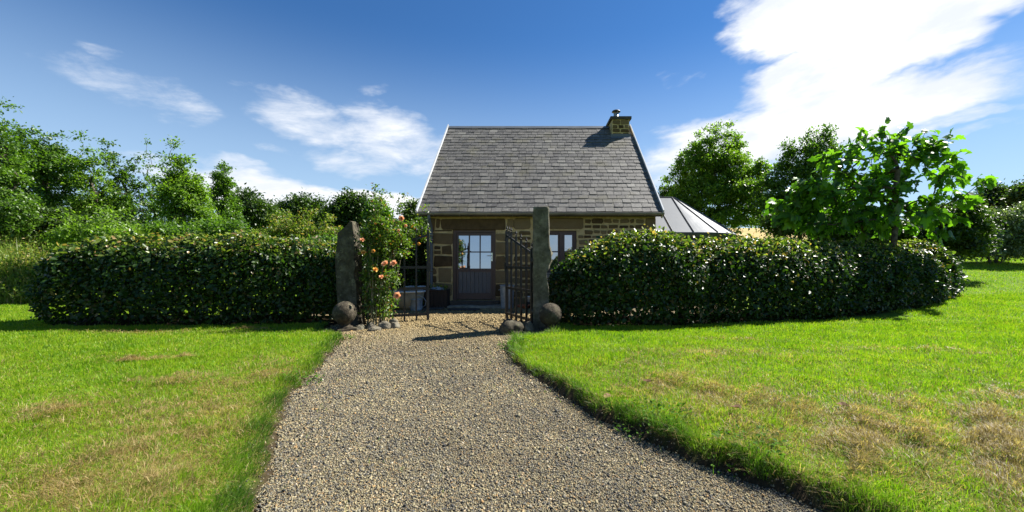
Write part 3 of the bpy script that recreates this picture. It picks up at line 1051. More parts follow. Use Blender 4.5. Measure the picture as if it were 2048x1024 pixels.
# ------------------------------------------------------------------ trees
def tree(name, label, cat, d, base_px, blobs, n_tips, leaf, per_tip, mat, seed, group=None, trunk_r=0.10, spread=0.30, stems=1,
         template=(DIA, DIA_F), droop=0.2, base_y=None, trunk_top=0.35, depth=0.75, bark='bark', crown='crown', spires=0, twig=0.006, sub=3):
    """limbs grown towards points spread through the crown's volume, leaves clustered on the twig ends.
    blobs: (px, py, rx, ry, weight) outlines of the crown masses at distance d"""
    rng = np.random.default_rng(seed)
    k = d / F
    bx = (base_px - CX) * k
    bz = float(terrain(bx, d)) if base_y is None else base_y
    root = Vector((bx, d, bz))
    C = np.array([tuple(at(b[0], b[1], b[5] if len(b) > 5 else d)) for b in blobs])
    Rr = np.array([(b[2] * k, max(b[2], b[3]) * k * depth, b[3] * k) for b in blobs])
    W = np.array([b[4] * (b[2] * b[3]) for b in blobs], float)
    ids = rng.choice(len(blobs), n_tips, p=W / W.sum())
    u = rnd_dir(rng, n_tips) * (rng.uniform(0.15, 1, n_tips) ** 0.45)[:, None]
    tips = C[ids] + u * Rr[ids]
    # uneven outline
    tips += 0.12 * Rr[ids] * rng.normal(size=(n_tips, 3))
    if spires:
        top = tips[np.argsort(-(tips[:, 2] + rng.normal(0, 0.3, n_tips)))[:spires]]
        tips = np.vstack([tips, top + np.stack([rng.normal(0, .1, spires), rng.normal(0, .1, spires), rng.uniform(.2, .75, spires)], -1)])
    tips[:, 2] = np.maximum(tips[:, 2], terrain(tips[:, 0], tips[:, 1]) + 0.12)
    nodes, par = [], []
    cm = C.mean(0)
    ctop = cm[2] + 0.2 * (C[:, 2].max() - C[:, 2].min())
    for s in range(stems):
        a = 2 * math.pi * s / max(stems, 1) + 0.6
        off = Vector((math.cos(a), math.sin(a), 0)) * (0.16 * (stems > 1))
        hd = Vector((cm[0] + (0 if stems == 1 else math.cos(a) * Rr[:, 0].max() * 0.5), d + (0 if stems == 1 else math.sin(a) * Rr[:, 1].max() * 0.4), ctop))
        p0 = root + off
        prev = -1
        nn = 7
        for q in range(nn):
            t = q / (nn - 1)
            wob = Vector((rng.normal(0, .04), rng.normal(0, .04), 0)) * (q > 0)
            p = p0.lerp(hd, t) + wob * (hd.z - p0.z) * 0.5
            nodes.append(p); par.append(prev); prev = len(nodes) - 1
    N = [tuple(p) for p in nodes]
    Narr = np.zeros((len(N) + (len(tips)) * (sub + 1) + 8, 3))
    Narr[:len(N)] = N
    cnt = len(N)
    hub = np.array(tuple(root)) + np.array([0, 0, (ctop - bz) * trunk_top])
    order = np.argsort(np.linalg.norm(tips - np.array([cm[0], d, ctop]), axis=1))
    tipnode = []
    minz = bz + (ctop - bz) * trunk_top * 0.7
    for ti in order:
        p = tips[ti]
        D = Narr[:cnt] - p
        dd = np.sqrt((D ** 2).sum(1)) + 0.6 * np.maximum(0, Narr[:cnt, 2] - p[2]) + 3.0 * (Narr[:cnt, 2] < minz)
        j = int(dd.argmin())
        q0 = Narr[j].copy()
        prev = j
        ln = np.linalg.norm(p - q0)
        for q in range(1, sub + 1):
            t = q / sub
            pt = q0 + (p - q0) * t + np.array([rng.normal(0, .05), rng.normal(0, .05), 0.10 * math.sin(t * math.pi)]) * ln * (q < sub)
            Narr[cnt] = pt
            par.append(prev)
            prev = cnt
            cnt += 1
        tipnode.append(prev)
    load = np.zeros(cnt)
    for t in tipnode:
        load[t] += 1
    for j in range(cnt - 1, -1, -1):
        if par[j] >= 0:
            load[par[j]] += load[j]
    rad = twig * np.maximum(load, 1) ** 0.5
    mx = rad[0]
    rad = np.maximum(rad * min(1.0, trunk_r / max(mx, 1e-6)) if mx > trunk_r else rad, twig * 0.7)
    base = thing(name, root, label, cat, group)
    mb_v, mb_f = [], []
    sides = 5
    ca = np.cos(np.arange(sides) * 2 * math.pi / sides)
    sa = np.sin(np.arange(sides) * 2 * math.pi / sides)
    for j in range(cnt):
        pj = par[j]
        if pj < 0:
            continue
        a, b = Narr[pj], Narr[j]
        t = b - a
        l = np.linalg.norm(t)
        if l < 1e-5:
            continue
        t = t / l
        ref = np.array([1.0, 0, 0]) if abs(t[0]) < 0.8 else np.array([0, 1.0, 0])
        uu = np.cross(t, ref); uu /= np.linalg.norm(uu)
        ww = np.cross(t, uu)
        ra = min(rad[pj], rad[j] * 1.6) if load[pj] > load[j] * 1.5 else rad[pj]
        if par[pj] < 0:
            ra *= 1.25
        ring = uu[None] * ca[:, None] + ww[None] * sa[:, None]
        o = len(mb_v) * sides
        mb_v.append(a + ring * ra); mb_v.append(b + t * rad[j] * 0.3 + ring * rad[j])
        for q in range(sides):
            q2 = (q + 1) % sides
            mb_f.append((o + q, o + q2, o + sides + q2, o + sides + q))
    np_obj('trunk', np.vstack(mb_v), np.array(mb_f), M[bark], base, True)
    # leaves
    tn = np.array(tipnode)
    tp = Narr[tn]
    pp = Narr[np.array([par[t] for t in tn])]
    n = len(tn) * per_tip
    rep = np.repeat(np.arange(len(tn)), per_tip)
    s = rng.uniform(-0.15, 1.12, n)
    P = pp[rep] + (tp - pp)[rep] * s[:, None] + rng.normal(0, spread * 0.5, (n, 3)) * np.array([1, 1, 0.8])
    out = unit(P - np.array([cm[0], d, cm[2] - 0.5]))
    A = unit(rnd_dir(rng, n) + out * 0.6 + np.array([0, 0, -droop]))
    Nn = unit(rnd_dir(rng, n) * 0.8 + np.array([0, 0, 0.9]) + out * 0.2)
    gz = terrain(P[:, 0], P[:, 1])
    P[:, 2] = np.maximum(P[:, 2], gz + 0.06)
    sz = leaf * np.exp(rng.normal(0, 0.22, n))
    v, f = scatter(template[0], template[1], P, A, Nn, sz)
    np_obj(crown, v, f, M[mat], base)
    return base


# left side, beyond the hedge
tree('tree', 'tall leafy tree cut by the photo edge behind the tall weeds', 'tree', 15.0, -25,
     [(-10, 370, 45, 70, 1), (6, 290, 14, 40, .6), (2, 248, 7, 26, .4), (-30, 320, 50, 70, .8), (10, 430, 50, 45, 1)], 200, 0.105, 62, 'tree_a', 31, trunk_r=0.13, spires=2, spread=.24)
tree('tree', 'broad bushy hornbeam with the highest round crown beyond the weeds', 'tree', 18.0, 85,
     [(80, 328, 56, 46, 1.2), (55, 390, 70, 55, 1), (128, 340, 38, 50, 1), (105, 420, 75, 45, 1), (45, 300, 22, 26, .7), (110, 305, 20, 24, .6)], 330, 0.115, 62, 'tree_a', 32, trunk_r=0.15, spires=8, spread=.26)
tree('tree', 'loose young tree with whippy shoots beside the broad hornbeam', 'tree', 18.0, 190,
     [(188, 388, 38, 46, 1), (180, 430, 58, 36, 1), (196, 335, 12, 34, .5), (172, 345, 10, 26, .3)], 170, 0.105, 42, 'tree_b', 33, trunk_r=0.09, spires=14, spread=.2)
tree('tree', 'slender young tree with pale shoots between two fuller trees', 'tree', 19.0, 255,
     [(245, 388, 32, 44, 1), (262, 425, 52, 40, 1), (238, 340, 12, 30, .5), (262, 345, 10, 26, .4)], 170, 0.105, 42, 'tree_a', 34, trunk_r=0.09, spires=14, spread=.2)
tree('tree', 'thin see-through sapling with a few leafy twigs against the sky', 'tree', 19.5, 312,
     [(308, 385, 20, 40, 1), (310, 432, 30, 32, 1), (302, 332, 7, 26, .5)], 75, 0.105, 24, 'tree_a', 35, trunk_r=0.05, spires=5, spread=.2)
tree('tree', 'bright green rounded young tree with one leading shoot', 'tree', 18.0, 368,
     [(366, 395, 46, 46, 1.2), (372, 440, 56, 36, 1), (352, 345, 17, 24, .7), (352, 322, 6, 16, .5), (395, 375, 22, 26, .6)], 270, 0.105, 66, 'tree_b', 36, trunk_r=0.10, spires=8, spread=.24)
tree('tree', 'narrow upright pointed tree standing beside the bright green one', 'tree', 26.0, 445,
     [(443, 345, 11, 20, 1), (443, 370, 18, 22, 1.1), (446, 400, 24, 26, 1), (452, 435, 32, 30, 1)], 190, 0.13, 56, 'tree_a', 37, trunk_r=0.11, spires=1, spread=.26)
tree('tree', 'dark wide hill bush just past the narrow upright tree', 'tree', 42.0, 500,
     [(498, 418, 38, 34, 1), (525, 432, 35, 24, 1), (480, 430, 30, 25, .8)], 170, 0.28, 75, 'tree_c', 38, trunk_r=0.2, spread=0.7)
tree('tree', 'long low olive thicket in the middle of the hill row', 'tree', 55.0, 605,
     [(580, 428, 36, 24, 1), (625, 430, 36, 24, 1), (600, 418, 32, 18, .8), (645, 440, 25, 18, .6), (555, 440, 20, 18, .5)], 210, 0.34, 75, 'tree_c', 39, trunk_r=0.25, spread=0.9, spires=6)
tree('tree', 'domed dark tree on the hill above the jagged standing stone', 'tree', 50.0, 700,
     [(703, 418, 34, 30, 1), (690, 436, 34, 22, 1), (728, 432, 22, 22, .6)], 190, 0.32, 75, 'tree_c', 40, trunk_r=0.25, spread=0.8)
tree('tree', 'smaller green tree on the hill right behind the rose bush', 'tree', 48.0, 757,
     [(757, 430, 22, 26, 1), (765, 442, 24, 20, 1)], 110, 0.32, 65, 'tree_a', 41, trunk_r=0.2, spread=0.7)
tree('tree', 'small dark tree peeping out past the cottage eave and downpipe', 'tree', 40.0, 828,
     [(826, 424, 15, 20, 1), (835, 440, 22, 20, 1), (805, 448, 20, 10, .5)], 90, 0.26, 60, 'tree_c', 42, trunk_r=0.18, spread=0.6)
# right side
tree('tree', 'tall airy ash tree rising behind the zinc roofed garden room', 'tree', 25.0, 1435,
     [(1425, 322, 62, 46, 1.1), (1385, 345, 50, 46, 1), (1475, 355, 55, 56, 1), (1420, 400, 80, 52, 1.2), (1505, 405, 46, 50, 1), (1365, 410, 40, 42, .9), (1455, 300, 22, 28, .5), (1440, 440, 90, 26, 1)],
     600, 0.14, 105, 'tree_b', 43, trunk_r=0.2, spires=9, trunk_top=0.25)
tree('tree', 'dark bushy tree between the airy ash and the fig', 'tree', 22.0, 1600,
     [(1600, 325, 44, 36, 1), (1645, 310, 34, 34, .9), (1585, 370, 48, 46, 1), (1545, 400, 40, 50, .9), (1640, 380, 50, 55, .9), (1600, 430, 70, 36, 1)],
     380, 0.13, 75, 'tree_a', 44, trunk_r=0.18, spires=8)
tree('tree', 'low dark tree peeping over the garden room ridge', 'tree', 30.0, 1340,
     [(1338, 388, 22, 14, 1), (1350, 410, 30, 25, 1)], 80, 0.2, 60, 'tree_c', 45, trunk_r=0.12, spread=0.5)
tree('tree', 'black green conifer clump on the skyline past the fig', 'tree', 45.0, 1992,
     [(1990, 398, 30, 26, 1), (1970, 415, 25, 22, .8), (2015, 410, 25, 25, .8)], 150, 0.3, 70, 'tree_c', 46, trunk_r=0.2, spread=0.7)
tree('tree', 'dark tree cut by the photo edge over the silvery bush', 'tree', 42.0, 2050,
     [(2050, 392, 28, 30, 1), (2075, 400, 35, 40, 1)], 130, 0.3, 70, 'tree_c', 47, trunk_r=0.2, spread=0.7)
tree('bush', 'large silvery green bush at the far edge of the lawn', 'bush', 21.0, 1990,
     [(1990, 455, 48, 42, 1), (2045, 455, 50, 45, 1), (1955, 478, 45, 36, 1), (2020, 490, 70, 28, 1)], 330, 0.13, 75, 'tree_d', 48, trunk_r=0.08, stems=3, spread=0.35, trunk_top=0.1, crown='foliage')
tree('bush', 'dark rounded shrub under the fig boughs beyond the hedge end', 'bush', 16.5, 1885,
     [(1880, 450, 55, 45, 1), (1920, 440, 36, 42, .8), (1835, 465, 50, 36, .9), (1900, 490, 60, 28, 1), (1760, 465, 60, 26, .8), (1690, 470, 50, 22, .6), (1960, 470, 26, 36, .6)], 420, 0.12, 70, 'tree_c', 49, trunk_r=0.07, stems=3, trunk_top=0.1, crown='foliage')
tree('bush', 'dark shrub filling the gap under the bushy tree beyond the hedge', 'bush', 17.0, 1560,
     [(1570, 450, 46, 24, 1), (1620, 445, 46, 34, 1), (1690, 450, 60, 36, 1)], 240, 0.12, 60, 'tree_c', 50, trunk_r=0.07, stems=3, trunk_top=0.1, crown='foliage')
# shrubs in and behind the yard
tree('bush', 'deep shady evergreen shrub next to the cottage corner', 'bush', 12.6, 785,
     [(785, 520, 55, 55, 1), (750, 500, 45, 50, .9), (810, 560, 40, 40, .8), (760, 570, 60, 35, .9)], 260, 0.085, 60, 'tree_c', 51, trunk_r=0.06, stems=3, trunk_top=0.1, spread=0.25, crown='foliage')
tree('bush', 'tall dark laurel filling the gap between rose and downpipe', 'bush', 13.4, 835,
     [(832, 500, 26, 40, 1), (842, 560, 26, 40, 1), (812, 470, 30, 22, .8), (850, 480, 12, 26, .6)], 200, 0.10, 60, 'tree_c', 55, trunk_r=0.05, stems=3, trunk_top=0.1, spread=0.22, crown='foliage')
tree('bush', 'leafy bush behind the gap between hedge end and standing stone', 'bush', 11.6, 655,
     [(655, 500, 34, 36, 1), (690, 520, 40, 40, 1), (660, 560, 50, 40, 1)], 170, 0.085, 60, 'tree_a', 56, trunk_r=0.05, stems=3, trunk_top=0.1, spread=0.22, crown='foliage')
tree('bush', 'dark bramble understorey beneath the broad hornbeam behind the weeds', 'bush', 16.5, 100,
     [(30, 452, 60, 34, 1), (110, 452, 60, 30, 1), (190, 455, 60, 26, 1), (-60, 450, 60, 40, 1), (260, 458, 50, 22, .8)], 330, 0.11, 62, 'tree_c', 57, trunk_r=0.04, stems=3, trunk_top=0.1, spread=0.25, crown='foliage')
tree('bush', 'nettle patch showing above the hedge under the hornbeam', 'bush', 13.5, 170,
     [(180, 470, 45, 18, 1), (240, 472, 45, 18, 1), (130, 478, 30, 18, .8)], 170, 0.085, 40, 'tree_b', 52, trunk_r=0.03, stems=3, trunk_top=0.1, spread=0.25, crown='foliage', spires=20)
tree('bush', 'low leafy shrub showing above the hedge under the bright green tree', 'bush', 14.5, 350,
     [(310, 470, 50, 22, 1), (390, 468, 50, 20, 1), (450, 462, 40, 20, .8)], 190, 0.10, 45, 'tree_a', 53, trunk_r=0.03, stems=3, trunk_top=0.1, spread=0.25, crown='foliage')
tree('bush', 'flowering weed bank with brown seed heads behind the standing stone', 'bush', 15.0, 620,
     [(580, 466, 40, 12, 1), (630, 466, 40, 12, 1), (665, 468, 30, 10, .8), (540, 470, 40, 12, .8)], 200, 0.08, 40, 'weed', 54, trunk_r=0.03, stems=3, trunk_top=0.1, spread=0.2, crown='foliage', spires=30)

# fig: big lobed leaves in rosettes on stout open branches
_fo = [(0, 0), (.16, -.06), (.34, .06), (.46, .26), (.36, .38), (.52, .56), (.40, .70), (.24, .66), (.22, .86), (0, 1.05), (-.22, .86), (-.24, .66), (-.40, .70), (-.52, .56), (-.36, .38), (-.46, .26), (-.34, .06), (-.16, -.06)]
FIG = [(0, .5, .03)] + [(x * .82, y * 1.15, .16 * abs(x) - .30 * max(0, y - .4) ** 2 * 2) for x, y in _fo]
FIG_F = [(0, 1 + i, 1 + (i + 1) % len(_fo)) for i in range(len(_fo))]
tree('fig_tree', 'open fig tree with very large lobed leaves rising behind the hedge', 'tree', 11.6, 1765,
     [(1752, 290, 54, 38, 1), (1830, 282, 44, 32, 1), (1880, 320, 46, 40, 1), (1940, 372, 24, 34, .8), (1690, 330, 40, 38, 1.4), (1622, 388, 48, 32, 2.0), (1580, 422, 30, 28, 2.2), (1650, 420, 50, 30, 1.3), (1720, 385, 70, 44, 1.3), (1825, 385, 80, 44, 1.1), (1925, 410, 32, 32, .8), (1770, 428, 110, 22, .8), (1790, 330, 56, 46, .7), (1720, 452, 70, 18, .8), (1830, 455, 70, 18, .8), (1640, 450, 50, 18, .8)],
     320, 0.195, 7, 'fig', 60, trunk_r=0.040, spread=0.17, stems=3, template=(FIG, FIG_F), droop=0.9, trunk_top=0.25, depth=0.85, twig=0.0075)


def build_fern():
    rng = random.Random(8)
    b = at(1800, 500, 12.0)
    base = thing('fern', (b.x, b.y, float(terrain(b.x, b.y))), 'pale feathery fern at the foot of the fig stems', 'fern')
    V, Fc = [], []
    for k in range(16):
        a = rng.uniform(0, 2 * math.pi)
        L = rng.uniform(0.9, 1.4)
        px, py, pz = b.x, b.y, base.location.z + 0.9
        for i in range(1, 22):
            t = i / 22
            c = Vector((b.x + math.cos(a) * L * t, b.y + math.sin(a) * L * t, base.location.z + 1.35 + 1.15 * t - 1.05 * t * t * L))
            w = 0.20 * math.sin(math.pi * min(1, t * 0.9 + 0.1)) + 0.01
            sd = Vector((-math.sin(a), math.cos(a), 0))
            fw = Vector((math.cos(a), math.sin(a), 0.1))
            for s in (-1, 1):
                o = len(V)
                V += [c, c + sd * s * w * .5 + fw * 0.032, c + sd * s * w + fw * 0.03 + Vector((0, 0, -.05)), c + sd * s * w * .5 - fw * 0.004]
                Fc.append((o, o + 1, o + 2, o + 3))
    np_obj('fronds', np.array([tuple(v) for v in V]), np.array(Fc), M['fern'], base)
    mb = MB()
    for k in range(10):
        a = k * 0.63
        mb.tube([(b.x, b.y, base.location.z), (b.x + .1 * math.cos(a), b.y + .1 * math.sin(a), base.location.z + .8), (b.x + .2 * math.cos(a), b.y + .2 * math.sin(a), base.location.z + 1.5)], [.012, .009, .006], 5)
    at_origin(mb.build('stalk', M['cane'], base), base)


build_fern()


def build_weeds():
    """tall rank grass and weeds on the bank beyond the lawn"""
    rng = np.random.default_rng(77)
    n = 9500
    px = rng.uniform(-120, 165, n)
    d = rng.uniform(12.2, 15.6, n)
    x = (px - CX) * d / F
    z = terrain(x, d)
    h = rng.uniform(0.5, 1.35, n) * np.interp(px, [-120, 60, 165], [1.5, 1.4, 1.0]) * np.interp(d, [12.5, 14.5], [0.9, 1.45]) * (0.8 + 0.25 * pn(x, d, 2.0, 3.0)) * np.interp(d, [12.2, 13.2], [0.6, 1.15])
    a = rng.uniform(0, 2 * math.pi, n)
    bend = rng.uniform(0.05, 0.4, n) * h
    w = rng.uniform(0.008, 0.02, n)
    fl = rng.uniform(0, math.pi, n)
    v = np.empty((n, 5, 3))
    for k, (s, t) in enumerate(((-1, 0), (1, 0), (.8, .6), (-.8, .6), (0, 1))):
        v[:, k, 0] = x + np.cos(fl) * w * s + np.cos(a) * bend * t * t
        v[:, k, 1] = d + np.sin(fl) * w * s + np.sin(a) * bend * t * t
        v[:, k, 2] = z - 0.02 + h * t * (1 - 0.15 * t)
    tri = np.array([(0, 1, 2), (0, 2, 3), (3, 2, 4)])
    f = (tri[None] + (np.arange(n) * 5)[:, None, None]).reshape(-1, 3)
    # leaves up the stalks
    m = 42000
    j = rng.integers(0, n, m)
    t = rng.uniform(0.2, 0.95, m)
    P = np.stack([x[j] + np.cos(a[j]) * bend[j] * t * t, d[j] + np.sin(a[j]) * bend[j] * t * t, z[j] + h[j] * t * 0.9], -1)
    lv, lf = scatter(DIA, DIA_F, P, rnd_dir(rng, m) + np.array([0, 0, .2]), rnd_dir(rng, m) + np.array([0, -.3, .6]), rng.uniform(0.05, 0.12, m))
    V = np.vstack([v.reshape(-1, 3), lv])
    Fc = np.vstack([f, lf + n * 5])
    o = np_obj('tall_weeds', V, Fc, M['weed'])
    tag(o, 'rank yellowing grass and weeds on the bank beside the hedge end', 'weeds', None, 'stuff')


build_weeds()

# ------------------------------------------------------------------ the cottage
WY = 12.25                     # front wall plane
WX0, WX1 = -3.32, 3.65
EY, EZ = 11.95, 2.90           # eave edge of the slates
RY, RZ = 16.14, 6.81           # ridge
RX0, RX1 = -3.60, 3.78
SL = math.hypot(RY - EY, RZ - EZ)
ux = Vector((0, (RY - EY) / SL, (RZ - EZ) / SL))        # up the slope
un = Vector((0, -ux.z, ux.y))                            # out of the slope


def roof_pt(x, s, h=0.0):
    return Vector((x, EY, EZ)) + ux * s + un * h


cottage = thing('cottage', (0.1, WY, 0), 'small sandstone cottage with a steep slate roof behind the gate', 'cottage')


def part(mb, name, mats, parent=cottage, root=cottage):
    o = mb.build(name, mats, parent)
    if parent is root:
        o.location = -Vector(root.location)
    return o


def block(mb, x0, x1, z0, z1, rng, mi=1, y=WY, pro=0.024):
    """one dressed or rubble stone, slightly pillowed and out of true, proud of the mortar"""
    w, h = x1 - x0, z1 - z0
    j = min(0.022, 0.10 * min(w, h))
    def ring(ins, yy, k):
        # eight-sided outline with clipped corners
        c = min(0.035, 0.22 * min(w, h)) * rng.uniform(.5, 1.2)
        p = [(x0 + ins + c, z0 + ins), (x1 - ins - c, z0 + ins), (x1 - ins, z0 + ins + c), (x1 - ins, z1 - ins - c), (x1 - ins - c, z1 - ins), (x0 + ins + c, z1 - ins), (x0 + ins, z1 - ins - c), (x0 + ins, z0 + ins + c)]
        return [(a + jit[q][0] * j, yy, b + jit[q][1] * j) for q, (a, b) in enumerate(p)]
    jit = [(rng.uniform(-1, 1), rng.uniform(-1, 1)) for _ in range(8)]
    tilt = [rng.uniform(-.006, .006) for _ in range(8)]
    r0 = ring(0.0, y + 0.02, 0)
    r1 = ring(0.004, y - pro * 0.6, 1)
    r2 = [(a, b + t, c) for (a, b, c), t in zip(ring(0.018, y - pro, 2), tilt)]
    vs = r0 + r1 + r2
    fs = []
    for a in (0, 8):
        for q in range(8):
            q2 = (q + 1) % 8
            fs.append((a + q, a + q2, a + 8 + q2, a + 8 + q))
    fs.append(tuple(range(16, 24)))
    mb.add(vs, fs, mi, False)


DX0, DX1, DZ0, DZ1 = -2.60, -1.27, 0.21, 2.40      # door opening
NX0, NX1, NZ0, NZ1 = 0.22, 1.22, 1.06, 2.36        # window opening


def build_walls():
    rng = random.Random(4)
    mb = MB()
    top = 3.10
    D = 0.45
    mb.box(WX0, DX0, WY, WY + D, -0.2, top)
    mb.box(DX1, NX0, WY, WY + D, -0.2, top)
    mb.box(NX1, WX1, WY, WY + D, -0.2, top)
    mb.box(DX0, DX1, WY, WY + D, DZ1, top)
    mb.box(DX0, DX1, WY, WY + D, -0.2, DZ0)
    mb.box(NX0, NX1, WY, WY + D, NZ1, top)
    mb.box(NX0, NX1, WY, WY + D, -0.2, NZ0)
    # gables and back
    for x0, x1 in ((WX0, WX0 + .45), (WX1 - .45, WX1)):
        ys = [WY + D, 20.0, 20.0, RY, WY + D]
        zs = [-.2, -.2, 3.1, RZ - .18, 3.1]
        vs = [(x0, y, z) for y, z in zip(ys, zs)] + [(x1, y, z) for y, z in zip(ys, zs)]
        mb.add(vs, [(0, 1, 2, 3, 4), (9, 8, 7, 6, 5)] + [(q, q + 5, (q + 1) % 5 + 5, (q + 1) % 5) for q in range(5)], 0)
    mb.box(WX0 + .45, WX1 - .45, 19.55, 20.0, -.2, 3.1)
    # stones placed from the photograph: left of the door, lintels, right of the door
    def px(a, b, c, d):
        k = WY / F
        block(mb, (a - CX) * k, (c - CX) * k, EYE - (d - CY) * k, EYE - (b - CY) * k, rng)
    for s in [(859, 436, 870, 463), (872, 438, 880, 456), (882, 437, 1011, 459), (1014, 438, 1027, 455), (1029, 436, 1062, 458),
              (869, 460, 904, 463), (860, 466, 904, 488), (884, 491, 904, 509), (869, 492, 881, 499), (868, 501, 881, 508), (859, 490, 866, 509),
              (868, 512, 904, 533), (859, 513, 866, 532), (876, 536, 904, 564), (860, 537, 873, 549), (861, 552, 873, 565), (868, 567, 904, 592), (858, 570, 866, 592), (859, 594, 901, 612),
              (991, 466, 1012, 481), (1014, 464, 1036, 470), (1038, 462, 1061, 470), (1014, 473, 1033, 479), (1035, 473, 1062, 480),
              (991, 484, 1039, 509), (1042, 484, 1062, 495), (1042, 498, 1062, 509), (991, 512, 1010, 539), (1013, 512, 1024, 524), (1027, 513, 1041, 522), (1044, 512, 1062, 525),
              (1013, 527, 1023, 539), (1026, 525, 1040, 537), (1044, 528, 1062, 538), (991, 542, 1023, 566), (1026, 541, 1040, 553), (1043, 541, 1063, 556), (1026, 556, 1041, 567), (1043, 559, 1063, 567),
              (991, 569, 1018, 592), (1021, 570, 1040, 580), (1043, 570, 1064, 582), (1021, 583, 1046, 594), (1048, 585, 1066, 594), (991, 595, 1024, 614), (1027, 597, 1066, 614),
              (903, 602, 948, 616), (950, 602, 989, 616),
              (1066, 438, 1086, 459), (1088, 436, 1166, 459), (1066, 462, 1086, 476), (1065, 479, 1086, 500), (1065, 503, 1086, 520), (1066, 523, 1086, 545), (1066, 548, 1086, 566), (1067, 569, 1086, 590),
              (1088, 550, 1118, 566), (1120, 550, 1152, 568), (1088, 569, 1130, 590), (1133, 571, 1154, 590), (1088, 593, 1150, 612)]:
        px(*s)
    # the rest: coursed rubble to the quoins
    k = WY / F
    z = 0.0
    zt = EYE - (436 - CY) * k
    rows = []
    while z < zt - 0.1:
        h = rng.uniform(0.13, 0.24)
        if zt - (z + h) < 0.12:
            h = zt - z
        rows.append((z, z + h)); z += h
    xL, xQ = (1168 - CX) * k, WX1 - 0.34
    for r, (a, b) in enumerate(rows):
        x = (1154 - CX) * k + 0.03 if b < NZ0 + 1.3 else xL
        while x < xQ - 0.05:
            w = rng.uniform(0.18, 0.44) * (1.15 if b - a > .19 else 0.9)
            if xQ - (x + w) < 0.13:
                w = xQ - x
            g = rng.uniform(0.010, 0.024)
            if b - a > 0.2 and rng.random() < 0.22:
                mz = a + (b - a) * rng.uniform(.4, .6)
                block(mb, x + g, x + w - g, a + g, mz - g * .7, rng)
                block(mb, x + g, x + w - g, mz + g * .7, b - g, rng)
            else:
                block(mb, x + g, x + w - g, a + g + rng.uniform(0, .015), b - g - rng.uniform(0, .02), rng)
            x += w
    z, q = 0.0, 0
    while z < zt - .05:
        h = min(rng.uniform(.32, .46), zt - z)
        block(mb, xQ + (0.0 if q % 2 else -0.0) + .015, WX1 + .004, z + .012, z + h - .012, rng)
        z += h; q += 1
    part(mb, 'wall', [M['mortar'], M['masonry']])


build_walls()


def build_roof():
    rng = random.Random(9)
    # deck: a closed shell under the slates, both slopes
    mb = MB()
    BY, BZ = 2 * RY - EY, EZ
    prof = [(EY + .02, EZ - .012), (RY, RZ - .015), (BY - .02, BZ - .012), (BY - .02, BZ - .16), (RY, RZ - .19), (EY + .02, EZ - .14)]
    vs = [(RX0 + .03, y, z) for y, z in prof] + [(RX1 - .03, y, z) for y, z in prof]
    fs = [(q, (q + 1) % 6, (q + 1) % 6 + 6, q + 6) for q in range(6)]
    fs += [(5, 4, 1, 0), (4, 3, 2, 1), (6, 7, 10, 11), (7, 8, 9, 10)]
    mb.add(vs, fs, 1)
    # slates: every one a thin plate lapped over the course below
    n = 26
    e = SL / n
    for i in range(n):
        x = RX0 + 0.04 - rng.uniform(0, 0.30)
        if i % 2:
            x -= 0.15
        while x < RX1 - 0.04:
            w = rng.uniform(0.23, 0.33)
            a, b = max(x + .006, RX0 + .035), min(x + w - .006, RX1 - .035)
            if b - a > 0.03:
                s0 = i * e + rng.uniform(-.012, .012) - (0.02 if i == 0 else 0)
                s1 = min(i * e + e * 1.9, SL)
                lo, hi = 0.028 + rng.uniform(-.004, .008), 0.004
                th = rng.uniform(.010, .016)
                tw = rng.uniform(-.003, .003)
                c = rng.uniform(-.006, .006)
                vs = [roof_pt(a, s0 + c, lo + tw - th), roof_pt(b, s0 - c, lo - tw - th), roof_pt(b, s1, hi - th), roof_pt(a, s1, hi - th),
                      roof_pt(a, s0 + c, lo + tw), roof_pt(b, s0 - c, lo - tw), roof_pt(b, s1, hi), roof_pt(a, s1, hi)]
                mb.add(vs, [(0, 3, 2, 1), (4, 5, 6, 7), (0, 1, 5, 4), (1, 2, 6, 5), (2, 3, 7, 6), (3, 0, 4, 7)], 0)
            x += w
    # back slope, plain courses
    for i in range(n):
        s0, s1 = i * e, min(i * e + e * 1.6, SL)
        def bp(x, s, h):
            p = roof_pt(x, s, h)
            return Vector((p.x, 2 * RY - p.y, p.z))
        vs = [bp(RX0 + .035, s0, .02), bp(RX1 - .035, s0, .02), bp(RX1 - .035, s1, .003), bp(RX0 + .035, s1, .003)]
        mb.add(vs, [(0, 1, 2, 3)], 0)
    roof = part(mb, 'roof', [M['slate'], M['slate_deck']])
    # ridge capping
    mb = MB()
    pr = [(-.13, -.085), (-.12, -.07), (-.02, .035), (.02, .035), (.12, -.07), (.13, -.085)]
    vs = [(RX0, RY + a, RZ + .02 + b) for a, b in pr] + [(RX1, RY + a, RZ + .02 + b) for a, b in pr]
    mb.add(vs, [(q, q + 1, q + 7, q + 6) for q in range(5)] + [(5, 0, 6, 11), (0, 5, 4, 3, 2, 1), (6, 7, 8, 9, 10, 11)], 0)
    part(mb, 'ridge_cap', M['zinc'], roof)
    # raised verges at both gables
    for x0, x1 in ((RX0 - .018, RX0 + .018), (RX1 - .018, RX1 + .018)):
        mb = MB()
        for sgn in (1, -1):
            A = [roof_pt(x0, -.05, -.20), roof_pt(x1, -.05, -.20), roof_pt(x1, SL, -.20), roof_pt(x0, SL, -.20),
                 roof_pt(x0, -.05, .10), roof_pt(x1, -.05, .10), roof_pt(x1, SL + .09, .10), roof_pt(x0, SL + .09, .10)]
            if sgn < 0:
                A = [Vector((p.x, 2 * RY - p.y, p.z)) for p in A]
            mb.add(A, [(0, 3, 2, 1), (4, 5, 6, 7), (0, 1, 5, 4), (1, 2, 6, 5), (2, 3, 7, 6), (3, 0, 4, 7)], 0)
        part(mb, 'verge', M['white_trim'], roof)


